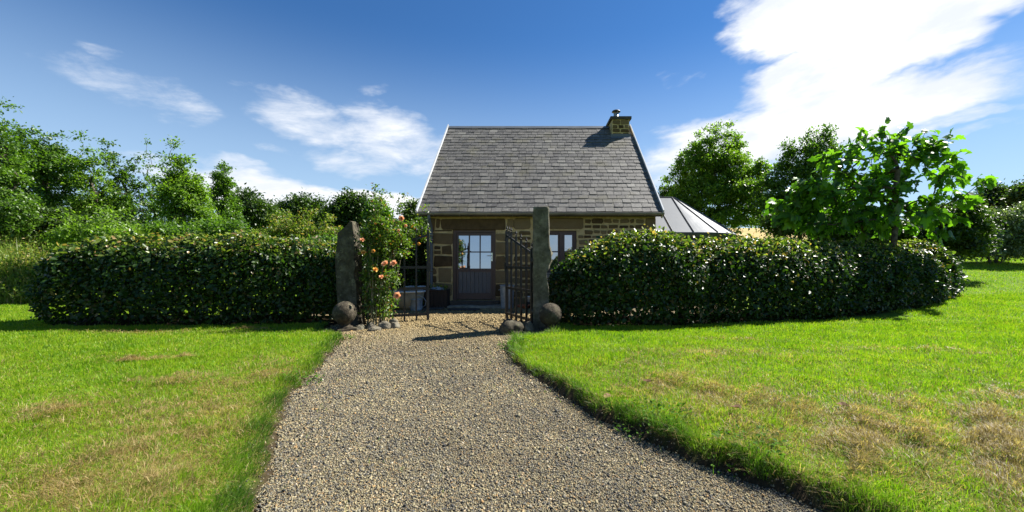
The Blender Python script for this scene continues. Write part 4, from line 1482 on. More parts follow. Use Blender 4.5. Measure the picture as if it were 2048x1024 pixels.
build_roof()


def build_chimney():
    rng = random.Random(2)
    mb = MB()
    x0, x1, y0, y1, zt = 2.93, 3.60, 15.52, 16.75, 6.92
    mb.box(x0, x1, y0, y1, 5.6, zt)
    # stones on the front and flank
    z = 6.22
    while z < zt - .06:
        h = rng.uniform(.13, .19)
        if zt - (z + h) < .1:
            h = zt - z
        x = x0
        while x < x1 - .04:
            w = rng.uniform(.22, .40)
            if x1 - (x + w) < .14:
                w = x1 - x
            block(mb, x + .016, x + w - .016, z + .016, z + h - .014, rng, 1, y0, .022)
            x += w
        z += h
    ch = part(mb, 'chimney', [M['mortar'], M['masonry']])
    mb = MB()
    mb.box(x0 - .075, x1 + .075, y0 - .075, y1 + .075, zt + .002, zt + .11, 0, .012)
    part(mb, 'cap', M['step_dark'], ch)
    mb = MB()
    # lead apron where the chimney meets the slates
    a = [roof_pt(x0 - .06, (y0 - EY) * SL / (RY - EY) - .16, .034), roof_pt(x1 + .06, (y0 - EY) * SL / (RY - EY) - .16, .034)]
    s1 = (y0 - EY) * SL / (RY - EY)
    vs = a + [roof_pt(x1 + .06, s1 - .01, .036), roof_pt(x0 - .06, s1 - .01, .036), Vector((x1 + .06, y0 - .03, EZ + (y0 - EY) * .933 + .12)), Vector((x0 - .06, y0 - .03, EZ + (y0 - EY) * .933 + .12))]
    mb.add(vs, [(0, 1, 2, 3), (3, 2, 4, 5)])
    part(mb, 'flashing', M['zinc'], ch)
    mb = MB()
    cx, cy, b = 3.17, 15.95, zt + .11
    mb.lathe([(0.0, 0), (.13, 0), (.13, .03), (.10, .05), (.10, .27), (0, .27)], (cx, cy, b), 20)
    for q in range(4):
        t = q * math.pi / 2 + .4
        mb.tube([(cx + .09 * math.cos(t), cy + .09 * math.sin(t), b + .25), (cx + .11 * math.cos(t), cy + .11 * math.sin(t), b + .37)], .008, 6)
    part(mb, 'flue', M['galv'], ch)
    mb = MB()
    mb.lathe([(0.0, .345), (.17, .335), (.172, .35), (.15, .385), (.06, .425), (0, .43)], (cx, cy, b), 24)
    part(mb, 'cowl', M['iron'], ch)


build_chimney()


def build_gutter():
    mb = MB()
    y, z, r = EY - .055, EZ - .045, .072
    n = 10
    vs, fs = [], []
    for x in (RX0 - .01, RX1 + .01):
        for rr in (r, r - .008):
            for q in range(n + 1):
                a = math.pi + math.pi * q / n
                vs.append((x, y + rr * math.cos(a), z + rr * math.sin(a)))
    m = n + 1
    for q in range(n):
        fs.append((q, q + 1, 2 * m + q + 1, 2 * m + q))
        fs.append((m + q + 1, m + q, 3 * m + q, 3 * m + q + 1))
        fs.append((q, m + q, m + q + 1, q + 1))
        fs.append((2 * m + q + 1, 3 * m + q + 1, 3 * m + q, 2 * m + q))
    fs.append((0, 2 * m, 3 * m, m)); fs.append((n, m + n, 3 * m + n, 2 * m + n))
    mb.add(vs, fs, 0, False)
    mb.tube([(RX0 - .01, y - r, z + .004), (RX1 + .01, y - r, z + .004)], .010, 8)
    g = part(mb, 'gutter', M['zinc_dark'])
    x = RX0 + .5
    while x < RX1:
        mb = MB()
        pts = [(x, y + (r + .006) * math.cos(math.pi + math.pi * q / 8), z + (r + .006) * math.sin(math.pi + math.pi * q / 8)) for q in range(9)]
        mb.tube(pts, .011, 5, 0, True, False)
        x += .79
        part(mb, 'bracket', M['zinc_dark'], g)
    # downpipe with its swan neck
    mb = MB()
    X = -3.23
    mb.tube([(X, y, z - .05), (X, y, z - .15), (X, y + .06, z - .24), (X, WY - .13, z - .36), (X, WY - .075, z - .46), (X, WY - .075, .12), (X - .0, WY - .11, .05), (X, WY - .2, .02)], .045, 12)
    dp = part(mb, 'downpipe', M['zinc'])
    for zz in (2.2, 1.1, .35):
        mb = MB()
        mb.lathe([(.046, 0), (.056, 0), (.056, .05), (.046, .05)], (X, WY - .075, zz), 12)
        part(mb, 'collar', M['zinc_dark'], dp)


build_gutter()


def build_door():
    y0 = WY + .06
    mb = MB()
    t = .09
    mb.box(DX0, DX0 + t, y0, y0 + .14, DZ0, DZ1, 0, .008)
    mb.box(DX1 - t, DX1, y0, y0 + .14, DZ0, DZ1, 0, .008)
    mb.box(DX0 + t, DX1 - t, y0, y0 + .14, DZ1 - .10, DZ1, 0, .008)
    part(mb, 'door_frame', M['frame'])
    a, b = DX0 + t + .006, DX1 - t - .006
    z0, z1 = DZ0 + .02, DZ1 - .106
    yd = y0 + .035
    mid = 1.09
    mb = MB()
    st = .065
    mb.box(a, a + st, yd, yd + .05, z0, z1, 0, .006)
    mb.box(b - st, b, yd, yd + .05, z0, z1, 0, .006)
    mb.box(a + st, b - st, yd + .002, yd + .05, z1 - .08, z1, 0, .006)
    mb.box(a + st, b - st, yd + .002, yd + .05, mid, mid + .10, 0, .006)
    mb.box(a + st, b - st, yd + .002, yd + .05, z0, z0 + .20, 0, .006)
    gx0, gx1, gz0, gz1 = a + st, b - st, mid + .10, z1 - .08
    for q in (1, 2):
        xx = gx0 + (gx1 - gx0) * q / 3
        mb.box(xx - .017, xx + .017, yd + .004, yd + .046, gz0, gz1, 0, .004)
    for q in range(3):
        xa = gx0 + (gx1 - gx0) * q / 3 + (.017 if q else 0)
        xb = gx0 + (gx1 - gx0) * (q + 1) / 3 - (.017 if q < 2 else 0)
        mb.box(xa, xb, yd + .006, yd + .044, (gz0 + gz1) / 2 - .017, (gz0 + gz1) / 2 + .017, 0, .004)
    door = part(mb, 'door', M['frame'])
    mb = MB()
    ya, yb = yd + .010, yd + .043       # glazing tilted back, shaped so it mirrors the higher, bluer sky
    mb.add([(gx0 - .01, ya, gz0 - .01), (gx1 + .01, ya, gz0 - .01), (gx1 + .01, yb, gz1 + .01), (gx0 - .01, yb, gz1 + .01),
            (gx0 - .01, ya + .004, gz0 - .01), (gx1 + .01, ya + .004, gz0 - .01), (gx1 + .01, yb + .004, gz1 + .01), (gx0 - .01, yb + .004, gz1 + .01)],
           [(0, 1, 2, 3), (7, 6, 5, 4), (0, 4, 5, 1), (1, 5, 6, 2), (2, 6, 7, 3), (3, 7, 4, 0)])
    part(mb, 'pane', M['glass'], door)
    rng = random.Random(3)
    mb = MB()
    n = 8
    for q in range(n):
        xa = gx0 + (gx1 - gx0) * q / n
        xb = gx0 + (gx1 - gx0) * (q + 1) / n
        mb.box(xa + .003, xb - .003, yd + .014 + rng.uniform(0, .006), yd + .04, z0 + .20, mid, 0, .006)
    part(mb, 'lower_panel', M['board'], door)
    mb = MB()
    hx = b - .034
    mb.box(hx - .026, hx + .026, yd - .010, yd + .002, 1.42, 1.68, 0, .004)
    mb.tube([(hx, yd - .008, 1.59), (hx, yd - .055, 1.59), (hx - .03, yd - .062, 1.59), (hx - .15, yd - .058, 1.588)], [.012, .012, .012, .010], 8)
    mb.lathe([(0, 0), (.012, 0), (.012, .03), (0, .03)], (hx, yd - .012, 1.49), 10)
    part(mb, 'handle', M['steel'], door)
    # sill and doorstep
    mb = MB()
    mb.box(DX0 - .05, DX1 + .12, WY - .20, WY + .06, .085, DZ0 - .003, 0, .015)
    part(mb, 'door_sill', M['step_dark'])


build_door()


def build_window():
    y0 = WY + .08
    mb = MB()
    t = .08
    mb.box(NX0, NX0 + t, y0, y0 + .1, NZ0, NZ1, 0, .006)
    mb.box(NX1 - t, NX1, y0, y0 + .1, NZ0, NZ1, 0, .006)
    mb.box(NX0 + t, NX1 - t, y0, y0 + .1, NZ1 - t, NZ1, 0, .006)
    mb.box(NX0 + t, NX1 - t, y0, y0 + .1, NZ0, NZ0 + t, 0, .006)
    cx = (NX0 + NX1) / 2 + .03
    mb.box(cx - .05, cx + .05, y0 - .012, y0 + .1, NZ0 + t, NZ1 - t, 0, .006)
    w = part(mb, 'window', M['frame'])
    for xa, xb, tilt in ((NX0 + t, cx - .05, 0.0), (cx + .05, NX1 - t, -0.035)):
        mb = MB()
        s = .055
        yy = y0 + .02 + tilt
        za, zb = NZ0 + t, NZ1 - t
        mb.box(xa + .003, xa + s, yy, yy + .045, za, zb, 0, .005)
        mb.box(xb - s, xb - .003, yy, yy + .045, za, zb, 0, .005)
        for c in (za + .003, (za + zb) / 2 - .02, zb - s):
            h = .04 if abs(c - ((za + zb) / 2 - .02)) < .01 else s - .003
            mb.box(xa + s, xb - s, yy + .002, yy + .043, c, c + h, 0, .004)
        part(mb, 'sash', M['frame'], w)
        mb = MB()
        mb.box(xa + s - .01, xb - s + .01, yy + .02, yy + .026, za + s - .01, zb - s + .01)
        part(mb, 'pane', M['glass'], w)
    mb = MB()
    mb.box(NX0 - .12, NX1 + .12, WY - .07, WY + .08, NZ0 - .13, NZ0 - .003, 0, .012)
    part(mb, 'window_sill', M['step'])


build_window()


def build_garden_room():
    cx, cy, Rr, ze, za = 5.1, 15.2, 2.25, 2.36, 3.80
    base = thing('garden_room', (cx, cy, 0), 'round ended garden room with a ribbed zinc roof built against the cottage gable', 'garden room')
    x0 = WX1 + .14
    hubR = .16
    def outline(R_, z, n=40):
        pts = [(x0, cy - R_, z)]
        for q in range(n + 1):
            a = -math.pi / 2 + math.pi * q / n
            pts.append((cx + R_ * math.cos(a), cy + R_ * math.sin(a), z))
        pts.append((x0, cy + R_, z))
        return pts
    mb = MB()
    lo, hi = outline(Rr, ze), outline(hubR, za)
    n = len(lo)
    mb.add(lo + hi, [(q, q + 1, n + q + 1, n + q) for q in range(n - 1)], 0, False)
    mb.add(hi, [tuple(range(n))], 0)
    lo2 = outline(Rr, ze - .03)
    mb.add(lo + lo2, [(q + 1, q, n + q, n + q + 1) for q in range(n - 1)], 0)
    mb.add(lo2, [tuple(range(n))[::-1]], 0)
    roof = at_origin(mb.build('roof', M['zinc'], base), base)
    mb = MB()
    def rib(p, q):
        mb.tube([Vector(p) + Vector((0, 0, .018)), Vector(q) + Vector((0, 0, .018))], .020, 5, 0, True, False)
    for x in (x0 + .02, 4.42, 5.1):
        rib((x, cy - hubR, za), (x, cy - Rr, ze))
    for k in range(1, 8):
        a = -math.pi / 2 + math.pi * k / 8
        rib((cx + hubR * math.cos(a), cy + hubR * math.sin(a), za), (cx + Rr * math.cos(a), cy + Rr * math.sin(a), ze))
    rib((x0, cy - hubR, za), (cx, cy - hubR, za))
    mb.build('seam', M['zinc_seam'], roof)
    mb = MB()
    a_, b_ = outline(Rr - .005, ze - .032), outline(Rr - .06, ze - .15)
    mb.add(a_ + b_, [(q + 1, q, n + q, n + q + 1) for q in range(n - 1)], 0, True)
    mb.add(b_, [tuple(range(n))[::-1]], 0)
    at_origin(mb.build('eave_gutter', M['zinc_seam'], base), base)
    mb = MB()
    a_, b_ = outline(Rr - .35, ze - .152), outline(Rr - .35, -.2)
    mb.add(a_ + b_, [(q + 1, q, n + q, n + q + 1) for q in range(n - 1)], 0, True)
    at_origin(mb.build('wall', M['zinc'], base), base)


build_garden_room()


# ------------------------------------------------------------------ gate, posts, stones
def disp(bm, amp, sc, seed, amp2=0.0):
    for v in bm.verts:
        p = v.co * sc + Vector((seed * 3.1, seed * 1.7, seed))
        d = mnoise.noise(p) * amp + mnoise.noise(p * 3.3) * amp * .4 + (mnoise.noise(p * 9) * amp2)
        v.co += v.normal * d


def build_gatepost():
    z1 = 2.57
    base = bpy.data.meshes.new('granite_gatepost')
    bm = bmesh.new()
    x0, x1, y0, y1 = -.085, .265, 8.22, 8.58
    prof = [(-.1, 0, -.0), (.3, 0, 0), (.8, 0, -.02), (1.05, 0, -.055), (1.2, 0, -.075), (1.32, 0, -.01), (1.45, .0, .035), (1.6, 0, .045), (1.75, 0, .01), (2.0, 0, -.005), (2.4, .004, -.01), (2.57, .012, -.016)]
    zs = np.linspace(-.1, z1, 54)
    n = 9
    rows = []
    for z in zs:
        l = np.interp(z, [p[0] for p in prof], [p[1] for p in prof])
        r = np.interp(z, [p[0] for p in prof], [p[2] for p in prof])
        a, b = x0 + l, x1 + r
        ring = []
        for (xa, ya), (xb, yb) in (((a, y0), (b, y0)), ((b, y0), (b, y1)), ((b, y1), (a, y1)), ((a, y1), (a, y0))):
            for q in range(n):
                t = q / n
                ring.append(bm.verts.new((xa + (xb - xa) * t, ya + (yb - ya) * t, z)))
        rows.append(ring)
    m = len(rows[0])
    for i in range(len(rows) - 1):
        for q in range(m):
            bm.faces.new((rows[i][q], rows[i][(q + 1) % m], rows[i + 1][(q + 1) % m], rows[i + 1][q]))
    c = bm.verts.new(((x0 + x1) / 2, (y0 + y1) / 2, z1 + .012))
    for q in range(m):
        bm.faces.new((rows[-1][q], rows[-1][(q + 1) % m], c))
    bm.normal_update()
    for v in bm.verts:   # soften the arrises
        cx, cy = (x0 + x1) / 2, (y0 + y1) / 2
        fx, fy = abs(v.co.x - cx) / ((x1 - x0) / 2), abs(v.co.y - cy) / ((y1 - y0) / 2)
        if fx > .9 and fy > .9:
            v.co.x += (cx - v.co.x) * .06; v.co.y += (cy - v.co.y) * .06
        chip = max(0, v.co.x - (x1 - .10)) / .1
        if .9 < v.co.z < 1.75:
            v.co.x += chip * .04 * mnoise.noise(Vector((v.co.y * 9, v.co.z * 9, 1)))
    disp(bm, .012, 4, 1, .006)
    bm.to_mesh(base); bm.free()
    base.materials.append(M['granite'])
    base.polygons.foreach_set('use_smooth', [True] * len(base.polygons))
    o = link('gatepost', base)
    tag(o, 'tall square granite gatepost with one chipped edge and mossy top', 'gatepost')


build_gatepost()


def build_standing_stone():
    bm = bmesh.new()
    rows = []
    n = 7
    zs = np.linspace(-.1, 1.0, 34)
    yc = 8.85
    for t in zs:
        lx = np.interp(t, [-.1, .0, .3, .7, .9, 1], [-4.30, -4.30, -4.345, -4.39, -4.385, -4.38])
        rx = np.interp(t, [-.1, 0, .3, .6, .8, 1], [-3.86, -3.88, -3.93, -3.955, -3.955, -3.98])
        w = .17 * np.interp(t, [-.1, .7, 1], [1.2, 1, .8])
        ring = []
        for (xa, ya), (xb, yb) in (((lx, yc - w), (rx, yc - w)), ((rx, yc - w), (rx, yc + w)), ((rx, yc + w), (lx, yc + w)), ((lx, yc + w), (lx, yc - w))):
            for q in range(n):
                s = q / n
                x = xa + (xb - xa) * s
                f = (x - lx) / (rx - lx)
                top = np.interp(f, [0, .12, .35, .62, .78, .92, 1], [2.06, 2.10, 2.16, 2.30, 2.36, 2.27, 2.02])
                ring.append(bm.verts.new((x, ya + (yb - ya) * s, t * top)))
        rows.append(ring)
    m = len(rows[0])
    for i in range(len(rows) - 1):
        for q in range(m):
            bm.faces.new((rows[i][q], rows[i][(q + 1) % m], rows[i + 1][(q + 1) % m], rows[i + 1][q]))
    bmesh.ops.triangulate(bm, faces=[bm.faces.new(rows[-1])])
    bm.normal_update()
    for v in bm.verts:
        if v.co.x > -4.1 and v.co.z > .9:   # hollow flank where the stone has split
            v.co.x -= .06 * max(0, mnoise.noise(Vector((v.co.y * 5, v.co.z * 4, 3))) + .3)
    disp(bm, .018, 3.2, 4, .010)
    me = bpy.data.meshes.new('standing_stone')
    bm.to_mesh(me); bm.free()
    me.materials.append(M['dark_granite'])
    o = link('standing_stone', me)
    tag(o, 'rough standing stone with a jagged slanting top beside the rose', 'stone')


build_standing_stone()


def build_finial(x, y, label, r=.235, rz=0):
    gz = float(H(x, y)) - .01
    base = thing('stone_finial', (x, y, gz), label, 'finial', 'stone ball finials at the gate', 2.3 + rz)
    mb = MB()
    zc = .175 + r * .93
    bm = bmesh.new()
    bmesh.ops.create_icosphere(bm, subdivisions=4, radius=r)
    bm.normal_update()
    disp(bm, .008, 6, 2 + rz, .004)
    mb.bm(bm, 0, True, Matrix.Translation((0, 0, zc)))
    mb.build('ball', M['finial'], base)
    mb = MB()
    mb.box(-.19, .19, -.19, .19, -.03, .095, 0, .02)
    mb.lathe([(.0, .09), (.165, .09), (.16, .115), (.105, .14), (.10, .165), (.135, .195), (.14, .21), (0, .21)], (0, 0, 0), 28)
    mb.build('pedestal', M['finial'], base)


build_finial(-3.955, 8.18, 'carved stone ball on a square pedestal against the hedge foot by the jagged standing stone')
build_finial(.27, 7.98, 'shaded carved stone ball on a pedestal in front of the tall granite gatepost', .23, 1)


def build_rock(x, y, sx, sy, sz, label, seed, mat='rock', group=None):
    bm = bmesh.new()
    bmesh.ops.create_icosphere(bm, subdivisions=4, radius=1)
    bm.normal_update()
    for v in bm.verts:
        p = v.co * 1.1 + Vector((seed * 2.3, seed, 0))
        k = 1 + .22 * mnoise.noise(p) + .08 * mnoise.noise(p * 2.7)
        v.co = Vector((v.co.x * sx * k, v.co.y * sy * k, max(v.co.z, -.45) * sz * k))
    bm.normal_update()
    disp(bm, .02 * min(1, sx * 4), 8 / max(sx * 4, .6), seed, .006)
    me = bpy.data.meshes.new('rock')
    bm.to_mesh(me); bm.free()
    me.materials.append(M[mat])
    me.polygons.foreach_set('use_smooth', [True] * len(me.polygons))
    o = link('rock', me)
    gz = float(H(x, y))
    o.location = (x, y, gz + sz * .36)
    o.rotation_euler = (0, 0, seed * 1.3)
    tag(o, label, 'rock', group)


build_rock(-.50, 7.98, .31, .24, .21, 'large dark boulder on the gravel at the foot of the tall gatepost', 1, 'dark_granite')
build_rock(-.17, 8.02, .13, .12, .17, 'small shaded block wedged between the dark boulder and the gatepost', 9, 'granite')
G = 'stones round the foot of the rose'
build_rock(-3.23, 8.42, .16, .12, .13, 'largest rounded grey stone at the foot of the rose', 2, 'rock', G)
build_rock(-3.33, 8.16, .14, .10, .08, 'low flat pale stone lying in front of the rounded grey one', 3, 'rock', G)
build_rock(-3.48, 8.38, .10, .09, .11, 'upright tan stone against the rose stems', 4, 'rock', G)
build_rock(-3.03, 8.50, .11, .10, .11, 'grey green stone at the gate end of the rose stones', 5, 'rock', G)
build_rock(-3.70, 8.32, .15, .08, .09, 'dark flat stone nearest the ball pedestal among the rose stones', 6, 'granite', G)
build_rock(-3.12, 8.66, .12, .09, .14, 'stone half hidden behind the others under the rose', 7, 'rock', G)


def build_gate(hinge, latch, label, tilt=0.0):
    L = (Vector(latch) - Vector(hinge)).length
    a = math.atan2(latch[1] - hinge[1], latch[0] - hinge[0])
    base = thing('iron_gate', (hinge[0], hinge[1], 0), label, 'gate', 'wrought iron gate leaves', a)
    # local X from hinge to latch
    n = 6
    xs = [0.02 + (L - .04) * q / (n - 1) for q in range(n)]
    def slope(x):
        return 1.60 + (2.07 - 1.60) * (x / L)
    mb = MB()
    fl = .011
    def flat(xa, za, xb, zb, t=.031):
        A = [(xa, -fl, za - t), (xb, -fl, zb - t), (xb, fl, zb - t), (xa, fl, za - t), (xa, -fl, za + t), (xb, -fl, zb + t), (xb, fl, zb + t), (xa, fl, za + t)]
        mb.add(A, [(0, 3, 2, 1), (4, 5, 6, 7), (0, 1, 5, 4), (1, 2, 6, 5), (2, 3, 7, 6), (3, 0, 4, 7)])
    for z in (.165, .79, 1.29):
        flat(-.03, z, L + .01, z)
    flat(-.02, slope(0), L, slope(L), .026)
    frame = mb.build('rail', M['iron'], base)
    def spear(mb, x, z):
        mb.lathe([(.006, 0), (.022, .012), (.024, .026), (.008, .04), (.010, .05), (.026, .072), (.017, .10), (.002, .15)], (x, 0, z), 8, 0, False)
        for s in (-1, 1):
            mb.tube([(x + s * .008, 0, z + .012), (x + s * .035, 0, z + .03), (x + s * .042, 0, z + .055)], [.008, .007, .003], 6)
    for q, x in enumerate(xs):
        end = q in (0, n - 1)
        t = .029 if end else .0195
        zt = slope(x) + (.13 if not end else .10)
        zb = .02 if q else .10
        mb = MB()
        mb.box(x - t, x + t, -t - (.002 if not end else 0), t + (.002 if not end else 0), zb, zt, 0)
        b = mb.build('stile' if end else 'bar', M['iron'], base)
        mb = MB()
        spear(mb, x, zt)
        mb.build('finial', M['iron'], b)
    # second spear at the latch, as in the photograph, and the hinge pins
    mb = MB()
    x = L - .16
    mb.box(x - .0155, x + .0155, -.017, .017, slope(x), slope(x) + .12)
    b = mb.build('bar', M['iron'], base)
    mb = MB()
    spear(mb, x, slope(x) + .12)
    mb.build('finial', M['iron'], b)
    mb = MB()
    mb.tube([(L - .02, 0, 1.95), (L + .10, 0, 1.95)], .014, 6)
    mb.build('catch_pin', M['iron'], base)
    mb = MB()
    mb.box(L - .01, L + .05, -.033, .033, 1.18, 1.40, 0, .004)
    mb.build('latch', M['iron'], base)
    for z in (.35, 1.45):
        mb = MB()
        mb.tube([(-.14, 0, z), (.02, 0, z)], .016, 6)
        mb.lathe([(.0, -.05), (.028, -.05), (.028, .06), (0, .06)], (-.01, 0, z), 8)
        mb.build('hinge', M['iron'], base)
    base.rotation_euler = (0, tilt, a)
    return base


build_gate((-.10, 8.55), (-.745, 9.72), 'open iron gate leaf with spear tips against the granite gatepost', 0)
build_gate((-3.90, 9.12), (-2.60, 9.56), 'open iron gate leaf half covered by the peach rose', 0)


# ------------------------------------------------------------------ the rose
def build_rose():
    rng = np.random.default_rng(99)
    rose = tree('rose_bush', 'climbing rose with peach blooms spilling over the open iron gate', 'rose bush', 8.75, 750,
                [(768, 470, 32, 32, 1.1), (738, 485, 12, 36, .7), (803, 464, 30, 22, 1, 9.4), (838, 466, 20, 20, .9, 10.0), (757, 530, 22, 36, .7), (798, 496, 32, 20, .7, 9.1), (765, 595, 24, 38, .8), (742, 610, 14, 34, .5), (745, 445, 9, 18, .4), (755, 428, 8, 14, .3), (742, 560, 10, 36, .5), (778, 545, 16, 26, .4)],
                360, .050, 34, 'rose', 101, trunk_r=.020, spread=.11, stems=4, droop=.25, trunk_top=.25, depth=.8, bark='cane', crown='foliage', twig=.0022, spires=16,
                template=(LEAF, LEAF_F), base_y=0.0)
    # stout pale canes at the foot
    mb = MB()
    r = random.Random(6)
    for q in range(7):
        a = at(742 + q * 5, 650, 8.5 + .05 * q)
        b = at(735 + q * 11, 520 - 8 * (q % 3), 8.6 + .04 * q)
        m = a.lerp(b, .5) + Vector((r.uniform(-.06, .06), r.uniform(-.05, .05), 0))
        mb.tube([(a.x, a.y, -.02), m, b], [.013, .011, .007], 6)
    at_origin(mb.build('cane', M['cane'], rose), rose)
    blooms = [(771, 529, 1.15, 0, 8.32), (788, 528, 1.15, 0, 8.36), (795, 592, 1.2, 0, 8.30), (804, 437, 1.0, 0, 9.0), (724, 481, .8, 0, 8.36), (727, 506, .85, 1, 8.36), (747, 503, .7, 1, 8.34), (750, 540, .85, 1, 8.3),
              (763, 555, .8, 0, 8.36), (812, 452, .6, 0, 9.2), (752, 448, .5, 1, 8.5), (838, 488, .6, 1, 9.6), (798, 461, .5, 0, 8.45)]
    for px, py, s, yel, d in blooms:
        c = at(px, py, d)
        r_ = .052 * s
        P, A, N, Z = [], [], [], []
        for ring, (cnt, tilt, ln) in enumerate(((5, 1.0, 1.0), (6, .68, 1.0), (6, .42, .95), (5, .2, .88), (4, .02, .75))):
            for k in range(cnt):
                a = 2 * math.pi * (k + .5 * (ring % 2)) / cnt + rng.normal(0, .12)
                o = np.array([math.cos(a), math.sin(a), 0.])
                ax = o * math.sin(tilt) + np.array([0, 0, 1.]) * math.cos(tilt)
                P.append(o * r_ * .10 * (5 - ring) * .5)
                A.append(ax); N.append(np.array([0, 0, 1.]) * math.sin(tilt) - o * math.cos(tilt)); Z.append(r_ * 1.25 * ln)
        PET = [(0, 0, 0), (.34, .28, .10), (.44, .66, .16), (.22, .98, .02), (0, 1.03, -.05), (-.22, .98, .02), (-.44, .66, .16), (-.34, .28, .10), (0, .5, .02)]
        PF = [(8, 0, 1), (8, 1, 2), (8, 2, 3), (8, 3, 4), (8, 4, 5), (8, 5, 6), (8, 6, 7), (8, 7, 0)]
        v, f = scatter(PET, PF, np.array(P), np.array(A), np.array(N), np.array(Z))
        d_ = Vector((rng.normal(0, .35), -1.0, .55 + rng.normal(0, .25))).normalized()
        Mx = d_.to_track_quat('Z', 'Y').to_matrix()
        v = np.array([tuple(Mx @ Vector(q) + c) for q in v])
        np_obj('bloom', v, f, M['petal_y' if yel else 'petal'], rose, True)


build_rose()


# ------------------------------------------------------------------ things standing along the front of the cottage
def build_bin():
    base = thing('metal_bin', (-.88, 11.72, .03), 'ribbed galvanised bin standing right of the cottage door', 'bin')
    mb = MB()
    pr = [(0, .015), (.175, .015), (.178, .0)]
    for q in range(7):
        z = .02 + q * .092
        pr += [(.180 + .004 * q, z), (.186 + .004 * q, z + .03)]
    pr += [(.205, .66), (.216, .67), (.216, .69), (.203, .69), (.175, .05), (0, .05)]
    mb.lathe(pr, (0, 0, 0), 28)
    mb.build('body', M['galv'], base)
    for s in (-1, 1):
        mb = MB()
        mb.tube([(s * .205, -.06, .56), (s * .245, -.05, .55), (s * .25, 0, .535), (s * .245, .05, .55), (s * .205, .06, .56)], .009, 6)
        mb.build('handle', M['galv'], base)


build_bin()


def build_can():
    base = thing('watering_can', (-3.45, 11.40, .02), 'galvanised watering can with its spout pointing away from the door', 'watering can')
    mb = MB()
    mb.lathe([(0, 0), (.168, 0), (.172, .012), (.168, .02), (.160, .30), (.166, .31), (.160, .32), (.0, .33)], (0, 0, 0), 28)
    mb.build('body', M['galv'], base)
    mb = MB()
    mb.tube([(-.14, -.02, .06), (-.24, -.03, .16), (-.36, -.05, .35), (-.40, -.055, .40)], [.034, .028, .020, .018], 10)
    mb.lathe([(.018, 0), (.055, .05), (.055, .06), (0, .065)], (-.41, -.056, .40), 14)
    mb.build('spout', M['galv'], base)
    mb = MB()
    mb.tube([(.15, 0, .08), (.25, 0, .14), (.27, 0, .26), (.20, 0, .36), (.08, 0, .42), (-.08, 0, .40), (-.11, 0, .31)], .011, 8)
    mb.build('handle', M['galv'], base)


build_can()


def build_tub():
    base = thing('garden_tub', (-3.78, 11.62, .02), 'big oval stained tub with a pale rim behind the iron gate', 'tub')
    mb = MB()
    mb.lathe([(0, 0), (.30, 0), (.36, .10), (.43, .52), (.42, .52), (.34, .08), (0, .06)], (0, 0, 0), 36, 0, True, 1.15, .8)
    mb.build('body', M['tub'], base)
    mb = MB()
    mb.lathe([(.425, .50), (.455, .505), (.46, .535), (.43, .55), (.415, .53)], (0, 0, 0), 36, 0, True, 1.15, .8)
    mb.build('rim', M['enamel'], base)
    base2 = thing('basin', (-3.68, 11.98, .02), 'white enamel basin stacked behind the stained tub', 'basin')
    mb = MB()
    mb.lathe([(0, .38), (.20, .38), (.24, .43), (.30, .62), (.325, .63), (.325, .645), (.29, .64), (.22, .44), (0, .42)], (0, 0, 0), 32)
    mb.build('bowl', M['enamel'], base2)
    mb = MB()
    mb.lathe([(0, 0), (.19, 0), (.19, .38), (0, .38)], (0, 0, 0), 20)
    mb.build('stand', M['wood_dark'], base2)


build_tub()


def build_planter():
    base = thing('wooden_planter', (-3.0, 11.95, .02), 'dark boarded planter box covered by a crumpled sheet left of the door', 'planter')
    mb = MB()
    w, d, h = .33, .20, .52
    rng = random.Random(1)
    for q in range(7):
        x = -w + q * (2 * w) / 7
        mb.box(x + .004, x + 2 * w / 7 - .004, -d - .012, -d + .008, 0.02, h, 0, .004)
    for s in (-1, 1):
        mb.box(s * w - .012, s * w + .012, -d + .01, d, .02, h, 0, .004)
    mb.box(-w + .012, w - .012, d - .02, d, .02, h)
    mb.build('box', M['wood_dark'], base)
    mb = MB()
    mb.box(-w - .025, w + .025, -d - .03, -d + .012, h + .002, h + .035, 0, .006)
    for s in (-1, 1):
        mb.box(s * w - .025, s * w + .025, -d + .014, d + .02, h + .002, h + .034, 0, .006)
    mb.build('rim', M['wood_dark'], base)
    xs, ys = np.linspace(-.26, .20, 26), np.linspace(-.17, .17, 18)
    v, f = grid_mesh(xs, ys, lambda x, y: h + .045 + .045 * pn(x, y, 14, 2.) + .02 * pn(x, y, 31, 1.) + .05 * np.exp(-((x / .15) ** 2 + (y / .1) ** 2)))
    o = np_obj('cover_sheet', v, f, M['plastic'], None, True)
    o.parent = base
    o.location = (0, 0, 0)
    rg = np.random.default_rng(4)
    n = 90
    P = np.stack([rg.uniform(-.25, .3, n), rg.uniform(-.15, .15, n), h + rg.uniform(.04, .16, n)], -1)
    v, f = scatter(DIA, DIA_F, P, rnd_dir(rg, n), rnd_dir(rg, n), np.full(n, .07))
    o = np_obj('dead_leaves', v, f, M['weed'], None)
    o.parent = base


build_planter()


